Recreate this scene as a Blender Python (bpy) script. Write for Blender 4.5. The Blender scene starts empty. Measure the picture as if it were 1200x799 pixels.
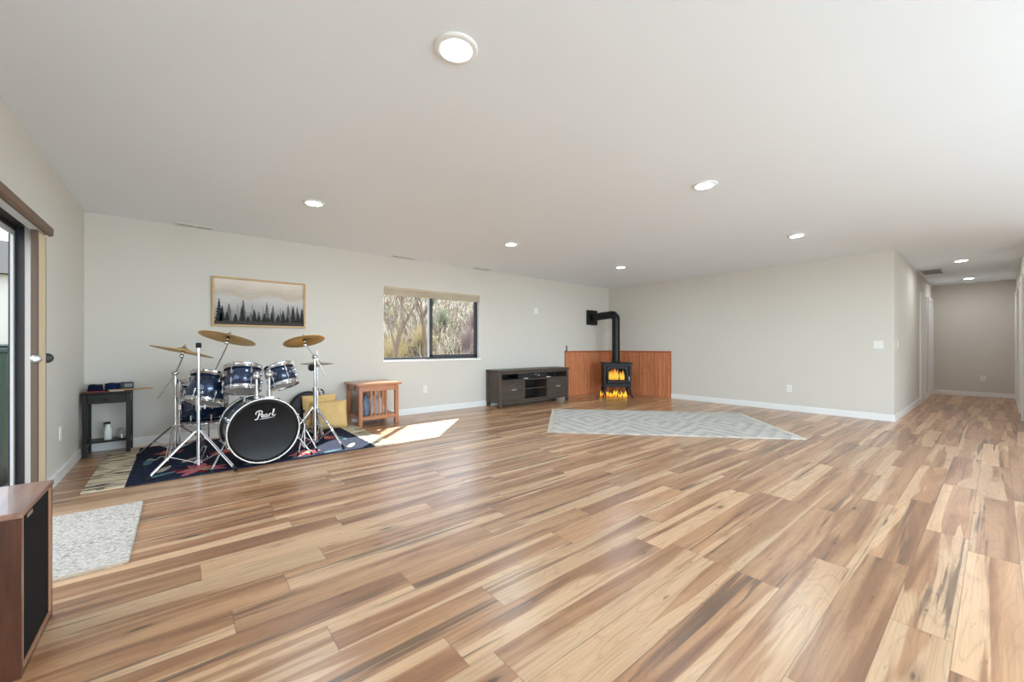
import bpy, math, random
from mathutils import Vector, Matrix, Quaternion
R = math.radians
random.seed(7)
S = bpy.context.scene
COL = S.collection

# ------------------------------------------------------------------ camera, world, sun, exposure
H = 2.44
XB, YA, XC, YH, XE, YR = 7.828, 5.889, -0.765, 0.942, 13.177, -0.233   # room planes (metres)
XR, YBK = 8.3, -3.0
cam = bpy.data.cameras.new('camera')
cam.sensor_width = 36.0
cam.lens = 36.0 * 469.33 / 1200.0
cam.shift_y = 5.876 / 1200.0
cam.clip_start = 0.02
co = bpy.data.objects.new('camera', cam)
COL.objects.link(co)
co.location = (0, 0, 1.078)
co.rotation_euler = (R(90), 0, R(50.514 - 90))
S.camera = co

SUN_DIR = Vector((-0.88, -0.92, -1.0)).normalized()
SUN_STRENGTH = 19.0
SKY_STRENGTH = 3.6
CAN_STRENGTH = 215.0
HALL_CAN_STRENGTH = 130.0
REAR_FILL = 150.0
SIDE_FILL = 18.0
w = bpy.data.worlds.new('sky')
S.world = w
w.use_nodes = True
wn = w.node_tree
bg = wn.nodes['Background']
sky = wn.nodes.new('ShaderNodeTexSky')
try:
    sky.sky_type = 'NISHITA'
    sky.sun_disc = False
    sky.sun_elevation = R(38)
    sky.sun_rotation = R(44)
    sky.altitude = 1500
except Exception:
    pass
smix = wn.nodes.new('ShaderNodeMix')
smix.data_type = 'RGBA'
smix.inputs[0].default_value = 0.72
smul = wn.nodes.new('ShaderNodeVectorMath')
smul.operation = 'SCALE'
smul.inputs['Scale'].default_value = 0.16
wn.links.new(sky.outputs[0], smul.inputs[0])
wn.links.new(smul.outputs[0], smix.inputs[6])
smix.inputs[7].default_value = (0.93, 0.96, 1.0, 1)
wn.links.new(smix.outputs[2], bg.inputs[0])
bg.inputs[1].default_value = SKY_STRENGTH
sl = bpy.data.lights.new('sun', 'SUN')
sl.energy = SUN_STRENGTH
sl.angle = R(0.6)
sl.color = (1.0, 0.96, 0.9)
so = bpy.data.objects.new('sun', sl)
COL.objects.link(so)
so.rotation_euler = SUN_DIR.to_track_quat('-Z', 'Y').to_euler()
so.location = (8, 12, 9)


def portal(name, loc, rot, sx, sy):
    l = bpy.data.lights.new(name, 'AREA')
    l.shape = 'RECTANGLE'
    l.size, l.size_y = sx, sy
    l.cycles.is_portal = True
    o = bpy.data.objects.new(name, l)
    COL.objects.link(o)
    o.location, o.rotation_euler = loc, rot


portal('window_portal', (3.22, YA + .2, 1.42), (R(-90), 0, 0), 1.8, 1.2)
portal('door_portal', (XC - .25, 3.0, 1.0), (R(90), 0, R(-90)), 2.0, 2.0)

# fill light added behind the viewer to brighten ceiling and walls
al = bpy.data.lights.new('rear_fill_light', 'AREA')
al.shape = 'RECTANGLE'
al.size, al.size_y = 4.4, 1.5
al.energy = REAR_FILL
al.color = (.645, .86, 1.0)
ao = bpy.data.objects.new('rear_fill_light', al)
COL.objects.link(ao)
ao.location = (2.6, YBK + .02, .95)
ao.rotation_euler = (R(96), 0, 0)
al = bpy.data.lights.new('side_fill_light', 'AREA')  # second fill light, added out of view to brighten the left side
al.shape = 'RECTANGLE'
al.size, al.size_y = 2.1, 1.3
al.energy = SIDE_FILL
al.color = (.645, .86, 1.0)
ao = bpy.data.objects.new('side_fill_light', al)
COL.objects.link(ao)
al.spread = R(115)
ao.location = (XR - .02, -1.6, 1.45)
ao.rotation_euler = (R(90), 0, R(90))

vs = S.view_settings
S.display_settings.display_device = 'sRGB'
vs.view_transform = 'Standard'
vs.look = 'None'
vs.exposure = 0.38
vs.gamma = 1.0
vs.use_curve_mapping = False
S.cycles.use_denoising = True
try:
    S.cycles.denoiser = 'OPENIMAGEDENOISE'
    S.cycles.denoising_input_passes = 'RGB_ALBEDO_NORMAL'
except Exception:
    pass
S.cycles.max_bounces = 12
S.cycles.diffuse_bounces = 8
S.cycles.glossy_bounces = 5
S.cycles.transparent_max_bounces = 12
S.cycles.sample_clamp_indirect = 6.0
S.cycles.use_light_tree = True


# ------------------------------------------------------------------ materials
def lin(c):
    return tuple(((x / 255) / 12.92 if x / 255 <= .04045 else ((x / 255 + .055) / 1.055) ** 2.4) for x in c) + (1,)


class G:
    """small node-graph helper"""
    def __init__(s, name):
        s.m = bpy.data.materials.new(name)
        s.m.use_nodes = True
        s.t = s.m.node_tree
        s.b = s.t.nodes['Principled BSDF']
        s.out = s.t.nodes['Material Output']

    def n(s, typ, **kw):
        x = s.t.nodes.new('ShaderNode' + typ)
        for k, v in kw.items():
            setattr(x, k, v)
        return x

    def put(s, v, sock):
        if v is None:
            return
        if hasattr(v, 'links') or hasattr(v, 'is_linked'):
            s.t.links.new(v, sock)
        else:
            sock.default_value = v

    def math(s, op, a, b=None, c=None):
        x = s.n('Math', operation=op)
        s.put(a, x.inputs[0]); s.put(b, x.inputs[1]); s.put(c, x.inputs[2])
        return x.outputs[0]

    def vec(s, x, y, z=0.0):
        c = s.n('CombineXYZ')
        s.put(x, c.inputs[0]); s.put(y, c.inputs[1]); s.put(z, c.inputs[2])
        return c.outputs[0]

    def pos(s):
        g = s.n('NewGeometry')
        p = s.n('SeparateXYZ')
        s.t.links.new(g.outputs['Position'], p.inputs[0])
        return g.outputs['Position'], p.outputs[0], p.outputs[1], p.outputs[2]

    def obj(s):
        g = s.n('TexCoord')
        p = s.n('SeparateXYZ')
        s.t.links.new(g.outputs['Object'], p.inputs[0])
        return g.outputs['Object'], p.outputs[0], p.outputs[1], p.outputs[2]

    def noise(s, v, scale=1.0, detail=2.0, rough=.5, dist=0.0):
        x = s.n('TexNoise')
        s.put(v, x.inputs['Vector'])
        x.inputs['Scale'].default_value = scale
        x.inputs['Detail'].default_value = detail
        x.inputs['Roughness'].default_value = rough
        x.inputs['Distortion'].default_value = dist
        return x.outputs['Fac']

    def ramp(s, v, stops, interp='LINEAR'):
        x = s.n('ValToRGB')
        x.color_ramp.interpolation = interp
        e = x.color_ramp.elements
        while len(e) < len(stops):
            e.new(0.5)
        for el, (p, c) in zip(e, stops):
            el.position = p
            el.color = c if len(c) == 4 else lin(c)
        s.put(v, x.inputs[0])
        return x.outputs[0]

    def rng(s, v, a, b, c=0.0, d=1.0):
        x = s.n('MapRange')
        s.put(v, x.inputs[0])
        for i, q in zip((1, 2, 3, 4), (a, b, c, d)):
            x.inputs[i].default_value = q
        return x.outputs[0]

    def mix(s, f, a, b, mode='MIX'):
        x = s.n('Mix', data_type='RGBA', blend_type=mode)
        s.put(f, x.inputs[0]); s.put(a, x.inputs[6]); s.put(b, x.inputs[7])
        return x.outputs[2]

    def bump(s, h, strength=.2, dist=.01):
        x = s.n('Bump')
        x.inputs['Strength'].default_value = strength
        x.inputs['Distance'].default_value = dist
        s.put(h, x.inputs['Height'])
        s.t.links.new(x.outputs[0], s.b.inputs['Normal'])

    def set(s, col=None, rough=None, metal=None, spec=None, coat=None):
        b = s.b.inputs
        s.put(col, b['Base Color']); s.put(rough, b['Roughness']); s.put(metal, b['Metallic'])
        s.put(spec, b['Specular IOR Level'])
        if coat is not None:
            b['Coat Weight'].default_value = coat
            b['Coat Roughness'].default_value = .06
        return s.m


def plain(name, rgb, rough=.5, metal=0.0, spec=.5, coat=None, var=.06, vscale=14.0):
    """paint or metal with a slight procedural unevenness"""
    g = G(name)
    o, x, y, z = g.obj()
    c = lin(rgb)
    f = g.noise(o, vscale, 3)
    lo = tuple(max(0, q * (1 - var)) for q in c[:3]) + (1,)
    hi = tuple(min(1, q * (1 + var)) for q in c[:3]) + (1,)
    return g.set(g.mix(f, lo, hi), rough, metal, spec, coat)


def wood(name, light, dark, rough=.4, axis=0, scale=1.0, streak=14.0, coat=None, spec=.4):
    g = G(name)
    o, x, y, z = g.obj()
    q = [x, y, z]
    for i in range(3):
        q[i] = g.math('MULTIPLY', q[i], (1.2 if i == axis else streak) * scale)
    v = g.vec(*q)
    a = g.noise(v, 1.6, 5, .6, .8)
    b = g.noise(v, 9.0, 3, .6)
    f = g.math('ADD', g.math('MULTIPLY', a, .75), g.math('MULTIPLY', b, .25))
    c = g.ramp(f, [(.32, dark), (.62, light)])
    g.bump(b, .08, .003)
    return g.set(c, rough, 0, spec, coat)


def glassmat(name, tint=(1, 1, 1, 1), gloss=.07):
    g = G(name)
    t = g.n('BsdfTransparent'); t.inputs[0].default_value = tint
    gl = g.n('BsdfGlossy'); gl.inputs['Roughness'].default_value = .02
    m = g.n('MixShader'); m.inputs[0].default_value = gloss
    g.t.links.new(t.outputs[0], m.inputs[1]); g.t.links.new(gl.outputs[0], m.inputs[2])
    g.t.links.new(m.outputs[0], g.out.inputs[0])
    return g.m


def emit(name, rgb, strength):
    g = G(name)
    g.b.inputs['Emission Color'].default_value = rgb
    g.b.inputs['Emission Strength'].default_value = strength
    return g.set((.8, .8, .8, 1), .5)


def floor_material():
    g = G('hickory_plank_floor')
    p, x, y, z = g.pos()
    PW, PL = .1715, 1.22
    v = g.math('DIVIDE', g.math('SUBTRACT', y, .102), PW)
    row = g.math('FLOOR', v)
    fv = g.math('FRACT', v)
    wn1 = g.n('TexWhiteNoise', noise_dimensions='1D')
    g.put(g.math('ADD', row, 71.3), wn1.inputs['W'])
    u = g.math('DIVIDE', g.math('ADD', x, g.math('MULTIPLY', wn1.outputs['Value'], 5 * PL)), PL)
    colm = g.math('FLOOR', u)
    fu = g.math('FRACT', u)
    wn2 = g.n('TexWhiteNoise', noise_dimensions='2D')
    g.put(g.vec(row, colm), wn2.inputs['Vector'])
    sp = g.n('SeparateColor')
    g.t.links.new(wn2.outputs['Color'], sp.inputs[0])
    r1, r2, r3 = sp.outputs[0], sp.outputs[1], sp.outputs[2]
    ox = g.math('MULTIPLY', r1, 47.0)
    oy = g.math('MULTIPLY', r2, 61.0)
    oz = g.math('MULTIPLY', r3, 23.0)

    def gv(sx, sy, k=0.0):
        return g.vec(g.math('ADD', g.math('MULTIPLY', x, sx), ox), g.math('ADD', g.math('MULTIPLY', y, sy), oy), g.math('ADD', oz, k))
    # heartwood / sapwood bands with wavy edges
    band = g.noise(gv(.42, 7.5), 1.0, 2.5, .5, .5)
    band = g.math('ADD', band, g.math('MULTIPLY', g.math('SUBTRACT', r3, .5), .20))
    edge = g.math('ABSOLUTE', g.math('SUBTRACT', fv, g.math('GREATER_THAN', r1, .5)))
    band = g.math('ADD', band, g.math('MULTIPLY', g.rng(edge, .5, 1.0), .24))
    sap = g.rng(band, .60, .625)
    tone = g.noise(gv(.6, 8, 4.1), 1.0, 4, .55, 1.2)
    heart = g.ramp(tone, [(.30, (142, 97, 66)), (.44, (172, 122, 84)), (.50, (190, 141, 101)), (.66, (208, 160, 118))])
    sapc = g.ramp(tone, [(.3, (213, 168, 127)), (.7, (232, 194, 154))])
    c = g.mix(sap, heart, sapc)
    # fine grain
    fine = g.noise(gv(3.0, 150, 8), 1.0, 3, .6, .3)
    c = g.mix(1.0, c, g.ramp(fine, [(.25, (.80, .78, .76, 1)), (.65, (1.04, 1.04, 1.04, 1))]), 'MULTIPLY')
    # cathedral rings
    ring = g.noise(gv(.9, 6.5, 2.7), 1.0, 2, .5, .4)
    rg = g.math('ABSOLUTE', g.math('SUBTRACT', g.math('FRACT', g.math('MULTIPLY', ring, 17.0)), .5))
    c = g.mix(g.math('MULTIPLY', g.rng(rg, .30, .5), .20), c, lin((120, 82, 56)))
    # mineral streaks
    st = g.noise(gv(.5, 14.0, 12), 1.0, 5, .62, .5)
    dk = g.math('MULTIPLY', g.rng(st, .59, .64), .82)
    c = g.mix(dk, c, g.ramp(fine, [(.3, (74, 52, 38)), (.7, (128, 96, 72))]))
    # knots
    vo = g.n('TexVoronoi')
    g.put(gv(1.7, 6.2, 30), vo.inputs['Vector'])
    vo.inputs['Scale'].default_value = 1.0
    halo = g.rng(vo.outputs['Distance'], .05, .22, 1.0, 0.0)
    c = g.mix(g.math('MULTIPLY', halo, .5), c, lin((132, 90, 62)))
    kn = g.rng(g.math('ADD', vo.outputs['Distance'], g.math('MULTIPLY', g.math('SUBTRACT', st, .5), .25)), .04, .075, 1.0, 0.0)
    c = g.mix(g.math('MULTIPLY', kn, .8), c, lin((76, 52, 38)))
    speck = g.noise(gv(9, 46, 17), 1.0, 2, .5, .2)
    c = g.mix(g.math('MULTIPLY', g.rng(speck, .70, .76), .6), c, lin((82, 56, 40)))
    # plank value
    c = g.mix(1.0, c, g.ramp(r2, [(0, (.78, .765, .75, 1)), (1, (1.02, 1.01, 1.0, 1))]), 'MULTIPLY')
    # seams
    sv = g.math('MINIMUM', fv, g.math('SUBTRACT', 1.0, fv))
    su = g.math('MULTIPLY', g.math('MINIMUM', fu, g.math('SUBTRACT', 1.0, fu)), PL / PW)
    seam = g.rng(g.math('MINIMUM', sv, su), .004, .014, 1.0, 0.0)
    c = g.mix(g.math('MULTIPLY', seam, .55), c, lin((84, 58, 42)))
    g.bump(g.math('SUBTRACT', g.math('MULTIPLY', fine, .3), seam), .12, .002)
    g.b.inputs['Coat Weight'].default_value = .45
    g.b.inputs['Coat Roughness'].default_value = .3
    return g.set(c, g.rng(fine, .2, .8, .28, .38), 0, .7)


def paint(name, rgb, bump=.06, rough=.75, spec=.25):
    g = G(name)
    p, x, y, z = g.pos()
    c = lin(rgb)
    f = g.noise(p, 1.3, 2)
    n = g.noise(p, 90, 3)
    g.bump(n, bump, .002)
    return g.set(g.mix(f, tuple(q * .985 for q in c[:3]) + (1,), tuple(min(1, q * 1.015) for q in c[:3]) + (1,)), rough, 0, spec)


def knit(name, pal, sx=60, sy=60, bump=.6, rough=.95):
    """woven or tufted cloth"""
    g = G(name)
    o, x, y, z = g.obj()
    a = g.noise(g.vec(g.math('MULTIPLY', x, sx), g.math('MULTIPLY', y, sy), g.math('MULTIPLY', z, sx)), 1, 3, .6)
    c = g.ramp(a, pal)
    g.bump(a, bump, .006)
    return g.set(c, rough, 0, .1)


M = {}
M['floor'] = floor_material()
M['wall'] = paint('greige_wall_paint', (217, 212, 203))
M['ceiling'] = paint('ceiling_paint', (236, 243, 248), .10)
M['trim'] = paint('white_trim_paint', (240, 240, 238), .01, .35, .5)
M['white'] = plain('white_plastic', (238, 238, 234), .35)
M['vent'] = plain('white_vent_metal', (224, 224, 220), .45)
M['slot'] = plain('dark_slot', (58, 57, 55), .7)
M['bronze'] = plain('dark_bronze_frame', (62, 62, 68), .4, .3)
M['vinyl'] = plain('pale_window_gasket', (196, 198, 198), .45)
M['valance'] = wood('brown_valance', (118, 92, 72), (98, 74, 56), .5, 1)
M['rail'] = plain('brown_shade_rail', (96, 78, 64), .5)
M['shade'] = knit('tan_shade_fabric', [(.3, (202, 180, 148)), (.7, (214, 193, 162))], 3, 90, .15)
M['blind'] = knit('beige_blind_fabric', [(.3, (196, 182, 160)), (.7, (210, 197, 176))], 4, 120, .15)
M['black'] = plain('black_satin', (22, 21, 22), .45)
M['blackwood'] = wood('black_stained_wood', (36, 29, 27), (24, 19, 18), .35)
M['rubber'] = plain('black_rubber', (20, 20, 21), .8)
M['chrome'] = plain('chrome', (214, 215, 218), .13, 1.0, var=.03)
M['steel'] = plain('brushed_steel', (190, 190, 192), .3, 1.0)
M['glass'] = glassmat('clear_glass', (.85, .86, .86, 1), .004)
M['clearbag'] = glassmat('clear_plastic', (.93, .93, .94, 1), .22)


def cymbal_mat():
    g = G('hammered_bronze')
    o, x, y, z = g.obj()
    r = g.math('SQRT', g.math('ADD', g.math('MULTIPLY', x, x), g.math('MULTIPLY', y, y)))
    a = g.noise(g.vec(g.math('MULTIPLY', r, 240), 0, 0), 1, 2)
    b = g.noise(o, 38, 2)
    c = g.mix(a, lin((214, 172, 104)), lin((236, 202, 140)))
    g.bump(g.math('ADD', a, b), .12, .002)
    return g.set(c, .42, .9)


def shell_mat():
    g = G('blue_lacquer_shell')
    o, x, y, z = g.obj()
    a = g.noise(g.vec(g.math('MULTIPLY', x, 3), g.math('MULTIPLY', y, 3), g.math('MULTIPLY', z, 60)), 1, 4)
    return g.set(g.mix(a, lin((26, 42, 68)), lin((40, 64, 100))), .18, .45, .6, .9)


M['cymbal'] = cymbal_mat()
M['shell'] = shell_mat()
M['head_black'] = plain('black_drum_head', (22, 18, 17), .20, spec=.12)
M['head_clear'] = plain('frosted_drum_head', (196, 190, 184), .35, var=.08)
M['hoop'] = plain('silver_hoop', (204, 202, 198), .25, .9)
M['logo'] = plain('white_logo_print', (236, 234, 232), .5)
M['oak'] = wood('honey_oak', (192, 130, 84), (158, 98, 58), .32, 0, 1, 16, .3)
M['oak_leg'] = wood('honey_oak_upright', (186, 122, 78), (150, 92, 54), .35, 2, 1, 16, .2)
M['espresso'] = wood('espresso_wood', (84, 72, 64), (58, 49, 43), .42, 0, 1.2, 22)
M['espresso_v'] = wood('espresso_wood_upright', (92, 79, 70), (64, 54, 47), .45, 2, 1.2, 22)
M['cavity'] = plain('dark_cabinet_interior', (26, 23, 22), .7)
M['iron'] = plain('black_cast_iron', (34, 34, 37), .5, .3)
M['pipe'] = plain('matte_black_stovepipe', (18, 18, 19), .45, .2)
M['walnut'] = wood('walnut_veneer', (88, 52, 38), (58, 33, 24), .3, 2, 1, 12, .3)
M['walnut_top'] = wood('walnut_veneer_top', (160, 122, 102), (128, 92, 76), .28, 1, 1, 14, .3)
M['grille'] = knit('black_grille_cloth', [(.3, (22, 20, 20)), (.7, (40, 37, 35))], 220, 220, .3)
M['yellow'] = knit('yellow_cushion_cloth', [(.3, (222, 182, 116)), (.7, (238, 204, 146))], 70, 70, .3)
M['whitecloth'] = knit('white_cloth', [(.3, (206, 206, 208)), (.7, (232, 232, 232))], 30, 30, .3)
M['bluecloth'] = knit('blue_grey_cloth', [(.3, (92, 112, 140)), (.7, (142, 158, 178))], 30, 30, .3)
M['navy'] = knit('navy_cloth', [(.3, (20, 28, 56)), (.7, (34, 48, 92))], 60, 60, .3)
M['redpaper'] = plain('red_paper', (150, 48, 44), .6)
M['paper'] = plain('white_paper', (226, 216, 212), .7)
M['stick'] = wood('hickory_stick', (196, 156, 112), (168, 126, 84), .4, 0)
M['lcd'] = plain('grey_display', (118, 122, 124), .3)
M['gold'] = wood('light_oak_frame', (212, 176, 124), (186, 148, 98), .4)


def wainscot_mat(ax):
    g = G('orange_pine_beadboard_' + ('x' if ax == 0 else 'y'))
    p, x, y, z = g.pos()
    h = (x, y)[ax]
    u = g.math('DIVIDE', h, .09)
    f = g.math('FRACT', u)
    wn_ = g.n('TexWhiteNoise', noise_dimensions='1D')
    g.put(g.math('FLOOR', u), wn_.inputs['W'])
    v = g.vec(g.math('MULTIPLY', h, 34), g.math('MULTIPLY', wn_.outputs['Value'], 31), g.math('MULTIPLY', z, 2.2))
    a = g.noise(v, 1, 5, .6, .5)
    c = g.ramp(a, [(.3, (194, 114, 74)), (.55, (218, 142, 98)), (.75, (230, 164, 122))])
    c = g.mix(1.0, c, g.ramp(wn_.outputs['Value'], [(0, (.86, .84, .82, 1)), (1, (1.06, 1.05, 1.04, 1))]), 'MULTIPLY')
    vo = g.n('TexVoronoi')
    g.put(g.vec(g.math('MULTIPLY', h, 9), 0, g.math('MULTIPLY', z, 4.5)), vo.inputs['Vector'])
    vo.inputs['Scale'].default_value = 1
    c = g.mix(g.math('MULTIPLY', g.rng(vo.outputs['Distance'], .04, .14, 1, 0), .75), c, lin((104, 48, 26)))
    gr = g.rng(g.math('MINIMUM', f, g.math('SUBTRACT', 1.0, f)), .02, .09, 1, 0)
    c = g.mix(g.math('MULTIPLY', gr, .35), c, lin((92, 42, 22)))
    g.bump(g.math('SUBTRACT', 0.0, gr), .5, .006)
    return g.set(c, .38, 0, .4)


M['pine_x'] = wainscot_mat(0)
M['pine_y'] = wainscot_mat(1)
M['pine_cap'] = wood('orange_pine_cap', (192, 112, 72), (164, 88, 54), .4)


def rug_pattern():
    g = G('faded_diamond_rug')
    o, x, y, z = g.obj()
    # diamond medallions along the long axis
    a = g.math('ABSOLUTE', g.math('SUBTRACT', g.math('FRACT', g.math('ADD', g.math('DIVIDE', x, .94), .5)), .5))
    b = g.math('DIVIDE', g.math('ABSOLUTE', y), 1.5)
    d = g.math('ADD', a, b)
    rings = g.math('FRACT', g.math('MULTIPLY', d, 5.0))
    n1 = g.noise(o, 7, 5, .7)
    n2 = g.noise(o, 70, 3, .7)
    t = g.math('ADD', g.math('MULTIPLY', g.rng(rings, .25, .75), .17), g.math('MULTIPLY', n1, .72))
    c = g.ramp(t, [(.2, (218, 208, 196)), (.42, (204, 198, 190)), (.6, (172, 174, 174)), (.8, (142, 150, 158))])
    c = g.mix(g.math('MULTIPLY', g.rng(n1, .55, .7), .5), c, lin((202, 176, 148)))
    c = g.mix(1.0, c, g.ramp(n2, [(.3, (.84, .84, .84, 1)), (.7, (1.05, 1.05, 1.05, 1))]), 'MULTIPLY')
    g.bump(n2, .6, .006)
    return g.set(c, .95, 0, .1)


def mat_weave():
    g = G('flecked_white_weave')
    o, x, y, z = g.obj()
    v = g.n('TexVoronoi')
    g.put(g.vec(g.math('MULTIPLY', x, 62), g.math('MULTIPLY', y, 88)), v.inputs['Vector'])
    v.inputs['Scale'].default_value = 1
    fl = g.noise(g.vec(g.math('MULTIPLY', x, 26), g.math('MULTIPLY', y, 80)), 1, 3, .65)
    big = g.noise(o, 4, 2)
    c = g.ramp(v.outputs['Distance'], [(.05, (236, 230, 222)), (.7, (196, 188, 178))])
    c = g.mix(g.math('MULTIPLY', g.rng(fl, .55, .63), g.rng(big, .4, .62, .35, 1)), c, lin((92, 78, 74)))
    g.bump(g.math('SUBTRACT', 1.0, v.outputs['Distance']), .9, .008)
    return g.set(c, .95, 0, .1)


M['bigrug'] = rug_pattern()
M['mat'] = mat_weave()
M['rug_navy'] = knit('navy_rug_pile', [(.35, (28, 32, 48)), (.7, (48, 56, 76))], 40, 40, .5)


def rug_edge():
    g = G('cream_brushed_rug_pile')
    o, x, y, z = g.obj()
    a = g.noise(g.vec(g.math('MULTIPLY', x, 5), g.math('MULTIPLY', y, 24)), 1, 5, .6, .6)
    e = g.math('ADD', a, g.math('MULTIPLY', g.math('ABSOLUTE', x), .0))
    c = g.ramp(e, [(.40, (222, 208, 182)), (.52, (204, 190, 162)), (.58, (112, 100, 92)), (.68, (58, 54, 58))])
    n = g.noise(o, 90, 2)
    g.bump(n, .5, .005)
    return g.set(c, .95, 0, .1)


M['rug_cream'] = rug_edge()
for k, lo, hi in (('rug_pink', (164, 58, 78), (214, 132, 138)), ('rug_teal', (58, 88, 104), (108, 140, 146)), ('rug_tan', (150, 118, 92), (196, 166, 132)),
                  ('rug_grey', (140, 134, 124), (190, 184, 170)), ('rug_red', (96, 26, 40), (142, 48, 60))):
    M[k] = knit(k + '_pile', [(.3, lo), (.7, hi)], 34, 34, .5)


# ------------------------------------------------------------------ mesh helpers
def ortho(d):
    d = Vector(d).normalized()
    a = Vector((0, 0, 1)) if abs(d.z) < .9 else Vector((1, 0, 0))
    u = d.cross(a).normalized()
    return d, u, d.cross(u).normalized()


class MB:
    def __init__(s):
        s.v, s.f, s.sm, s.mi = [], [], [], []
        s.cur = 0
        s.X = Matrix.Identity(4)

    def add(s, vs, fs, smooth=False):
        b = len(s.v)
        s.v += [s.X @ Vector(p) for p in vs]
        for f in fs:
            s.f.append([b + i for i in f]); s.sm.append(smooth); s.mi.append(s.cur)
        return s

    def box(s, a, b, bev=0.0):
        x0, x1 = sorted((a[0], b[0])); y0, y1 = sorted((a[1], b[1])); z0, z1 = sorted((a[2], b[2]))
        e = min(bev, (x1 - x0) * .45, (y1 - y0) * .45, (z1 - z0) * .45)
        if e <= 0:
            vs = [(x, y, z) for z in (z0, z1) for y in (y0, y1) for x in (x0, x1)]
            return s.add(vs, [(0, 2, 3, 1), (4, 5, 7, 6), (0, 1, 5, 4), (2, 6, 7, 3), (0, 4, 6, 2), (1, 3, 7, 5)])
        # chamfered box: 24 corner points
        vs, ix = [], {}
        for sx in (0, 1):
            for sy in (0, 1):
                for sz in (0, 1):
                    c = ((x0, x1)[sx], (y0, y1)[sy], (z0, z1)[sz])
                    i = ((e, -e)[sx], (e, -e)[sy], (e, -e)[sz])
                    for ax in range(3):
                        p = [c[k] + (0 if k == ax else i[k]) for k in range(3)]
                        ix[sx, sy, sz, ax] = len(vs); vs.append(tuple(p))
        fs = []
        for ax in range(3):
            o = [k for k in range(3) if k != ax]
            for sd in (0, 1):
                q = []
                for p0, p1 in ((0, 0), (1, 0), (1, 1), (0, 1)):
                    t = [0, 0, 0]; t[ax] = sd; t[o[0]] = p0; t[o[1]] = p1
                    q.append(ix[t[0], t[1], t[2], ax])
                fs.append(q if (sd == 1) == (ax != 1) else q[::-1])
        for ax in range(3):            # edges along ax
            o = [k for k in range(3) if k != ax]
            for p0 in (0, 1):
                for p1 in (0, 1):
                    def k_(sa, fa):
                        t = [0, 0, 0]; t[ax] = sa; t[o[0]] = p0; t[o[1]] = p1
                        return ix[t[0], t[1], t[2], fa]
                    fs.append((k_(0, o[0]), k_(1, o[0]), k_(1, o[1]), k_(0, o[1])))
        for sx in (0, 1):
            for sy in (0, 1):
                for sz in (0, 1):
                    fs.append(tuple(ix[sx, sy, sz, a_] for a_ in range(3)))
        return s.add(vs, fs)

    def cone(s, p, q, r0, r1, n=16, cap=True, smooth=True):
        p, q = Vector(p), Vector(q)
        d, u, w_ = ortho(q - p)
        vs = []
        for c, r in ((p, r0), (q, r1)):
            for i in range(n):
                a = 2 * math.pi * i / n
                vs.append(c + (u * math.cos(a) + w_ * math.sin(a)) * r)
        fs = [(i, (i + 1) % n, n + (i + 1) % n, n + i) for i in range(n)]
        s.add(vs, fs, smooth)
        if cap:
            s.add(vs[:n], [tuple(range(n))[::-1]]); s.add(vs[n:], [tuple(range(n))])
        return s

    def rod(s, p, q, r, n=12):
        return s.cone(p, q, r, r, n)

    def tube(s, pts, r, n=10):
        pts = [Vector(p) for p in pts]
        rs = r if isinstance(r, (list, tuple)) else [r] * len(pts)
        vs, fs = [], []
        prev = None
        for i, p in enumerate(pts):
            t = (pts[min(i + 1, len(pts) - 1)] - pts[max(i - 1, 0)]).normalized()
            if prev is None:
                _, u, _w = ortho(t)
            else:
                u = (prev - t * prev.dot(t))
                u = u.normalized() if u.length > 1e-6 else ortho(t)[1]
            prev = u
            w_ = t.cross(u)
            for k in range(n):
                a = 2 * math.pi * k / n
                vs.append(p + (u * math.cos(a) + w_ * math.sin(a)) * rs[i])
        m = len(pts)
        for i in range(m - 1):
            for k in range(n):
                fs.append((i * n + k, i * n + (k + 1) % n, (i + 1) * n + (k + 1) % n, (i + 1) * n + k))
        s.add(vs, fs, True)
        s.add(vs[:n], [tuple(range(n))[::-1]]); s.add(vs[-n:], [tuple(range(n))])
        return s

    def lathe(s, prof, c=(0, 0, 0), ax=(0, 0, 1), n=32, smooth=True, closed=False):
        """prof: (radius, height) pairs swept about ax through c"""
        c = Vector(c)
        d, u, w_ = ortho(ax)
        vs, fs = [], []
        for r, h in prof:
            for i in range(n):
                a = 2 * math.pi * i / n
                vs.append(c + d * h + (u * math.cos(a) + w_ * math.sin(a)) * max(r, 1e-5))
        m = len(prof)
        for j in range(m if closed else m - 1):
            k = (j + 1) % m
            for i in range(n):
                fs.append((j * n + i, j * n + (i + 1) % n, k * n + (i + 1) % n, k * n + i))
        return s.add(vs, fs, smooth)

    def ball(s, c, r, sc=(1, 1, 1), n=14):
        m = n // 2
        vs, fs = [], []
        for j in range(m + 1):
            t = math.pi * j / m
            for i in range(n):
                a = 2 * math.pi * i / n
                vs.append((c[0] + r * sc[0] * math.sin(t) * math.cos(a), c[1] + r * sc[1] * math.sin(t) * math.sin(a), c[2] + r * sc[2] * math.cos(t)))
        for j in range(m):
            for i in range(n):
                fs.append((j * n + i, (j + 1) * n + i, (j + 1) * n + (i + 1) % n, j * n + (i + 1) % n))
        return s.add(vs, fs, True)

    def poly(s, pts):
        return s.add(pts, [tuple(range(len(pts)))])

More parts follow.
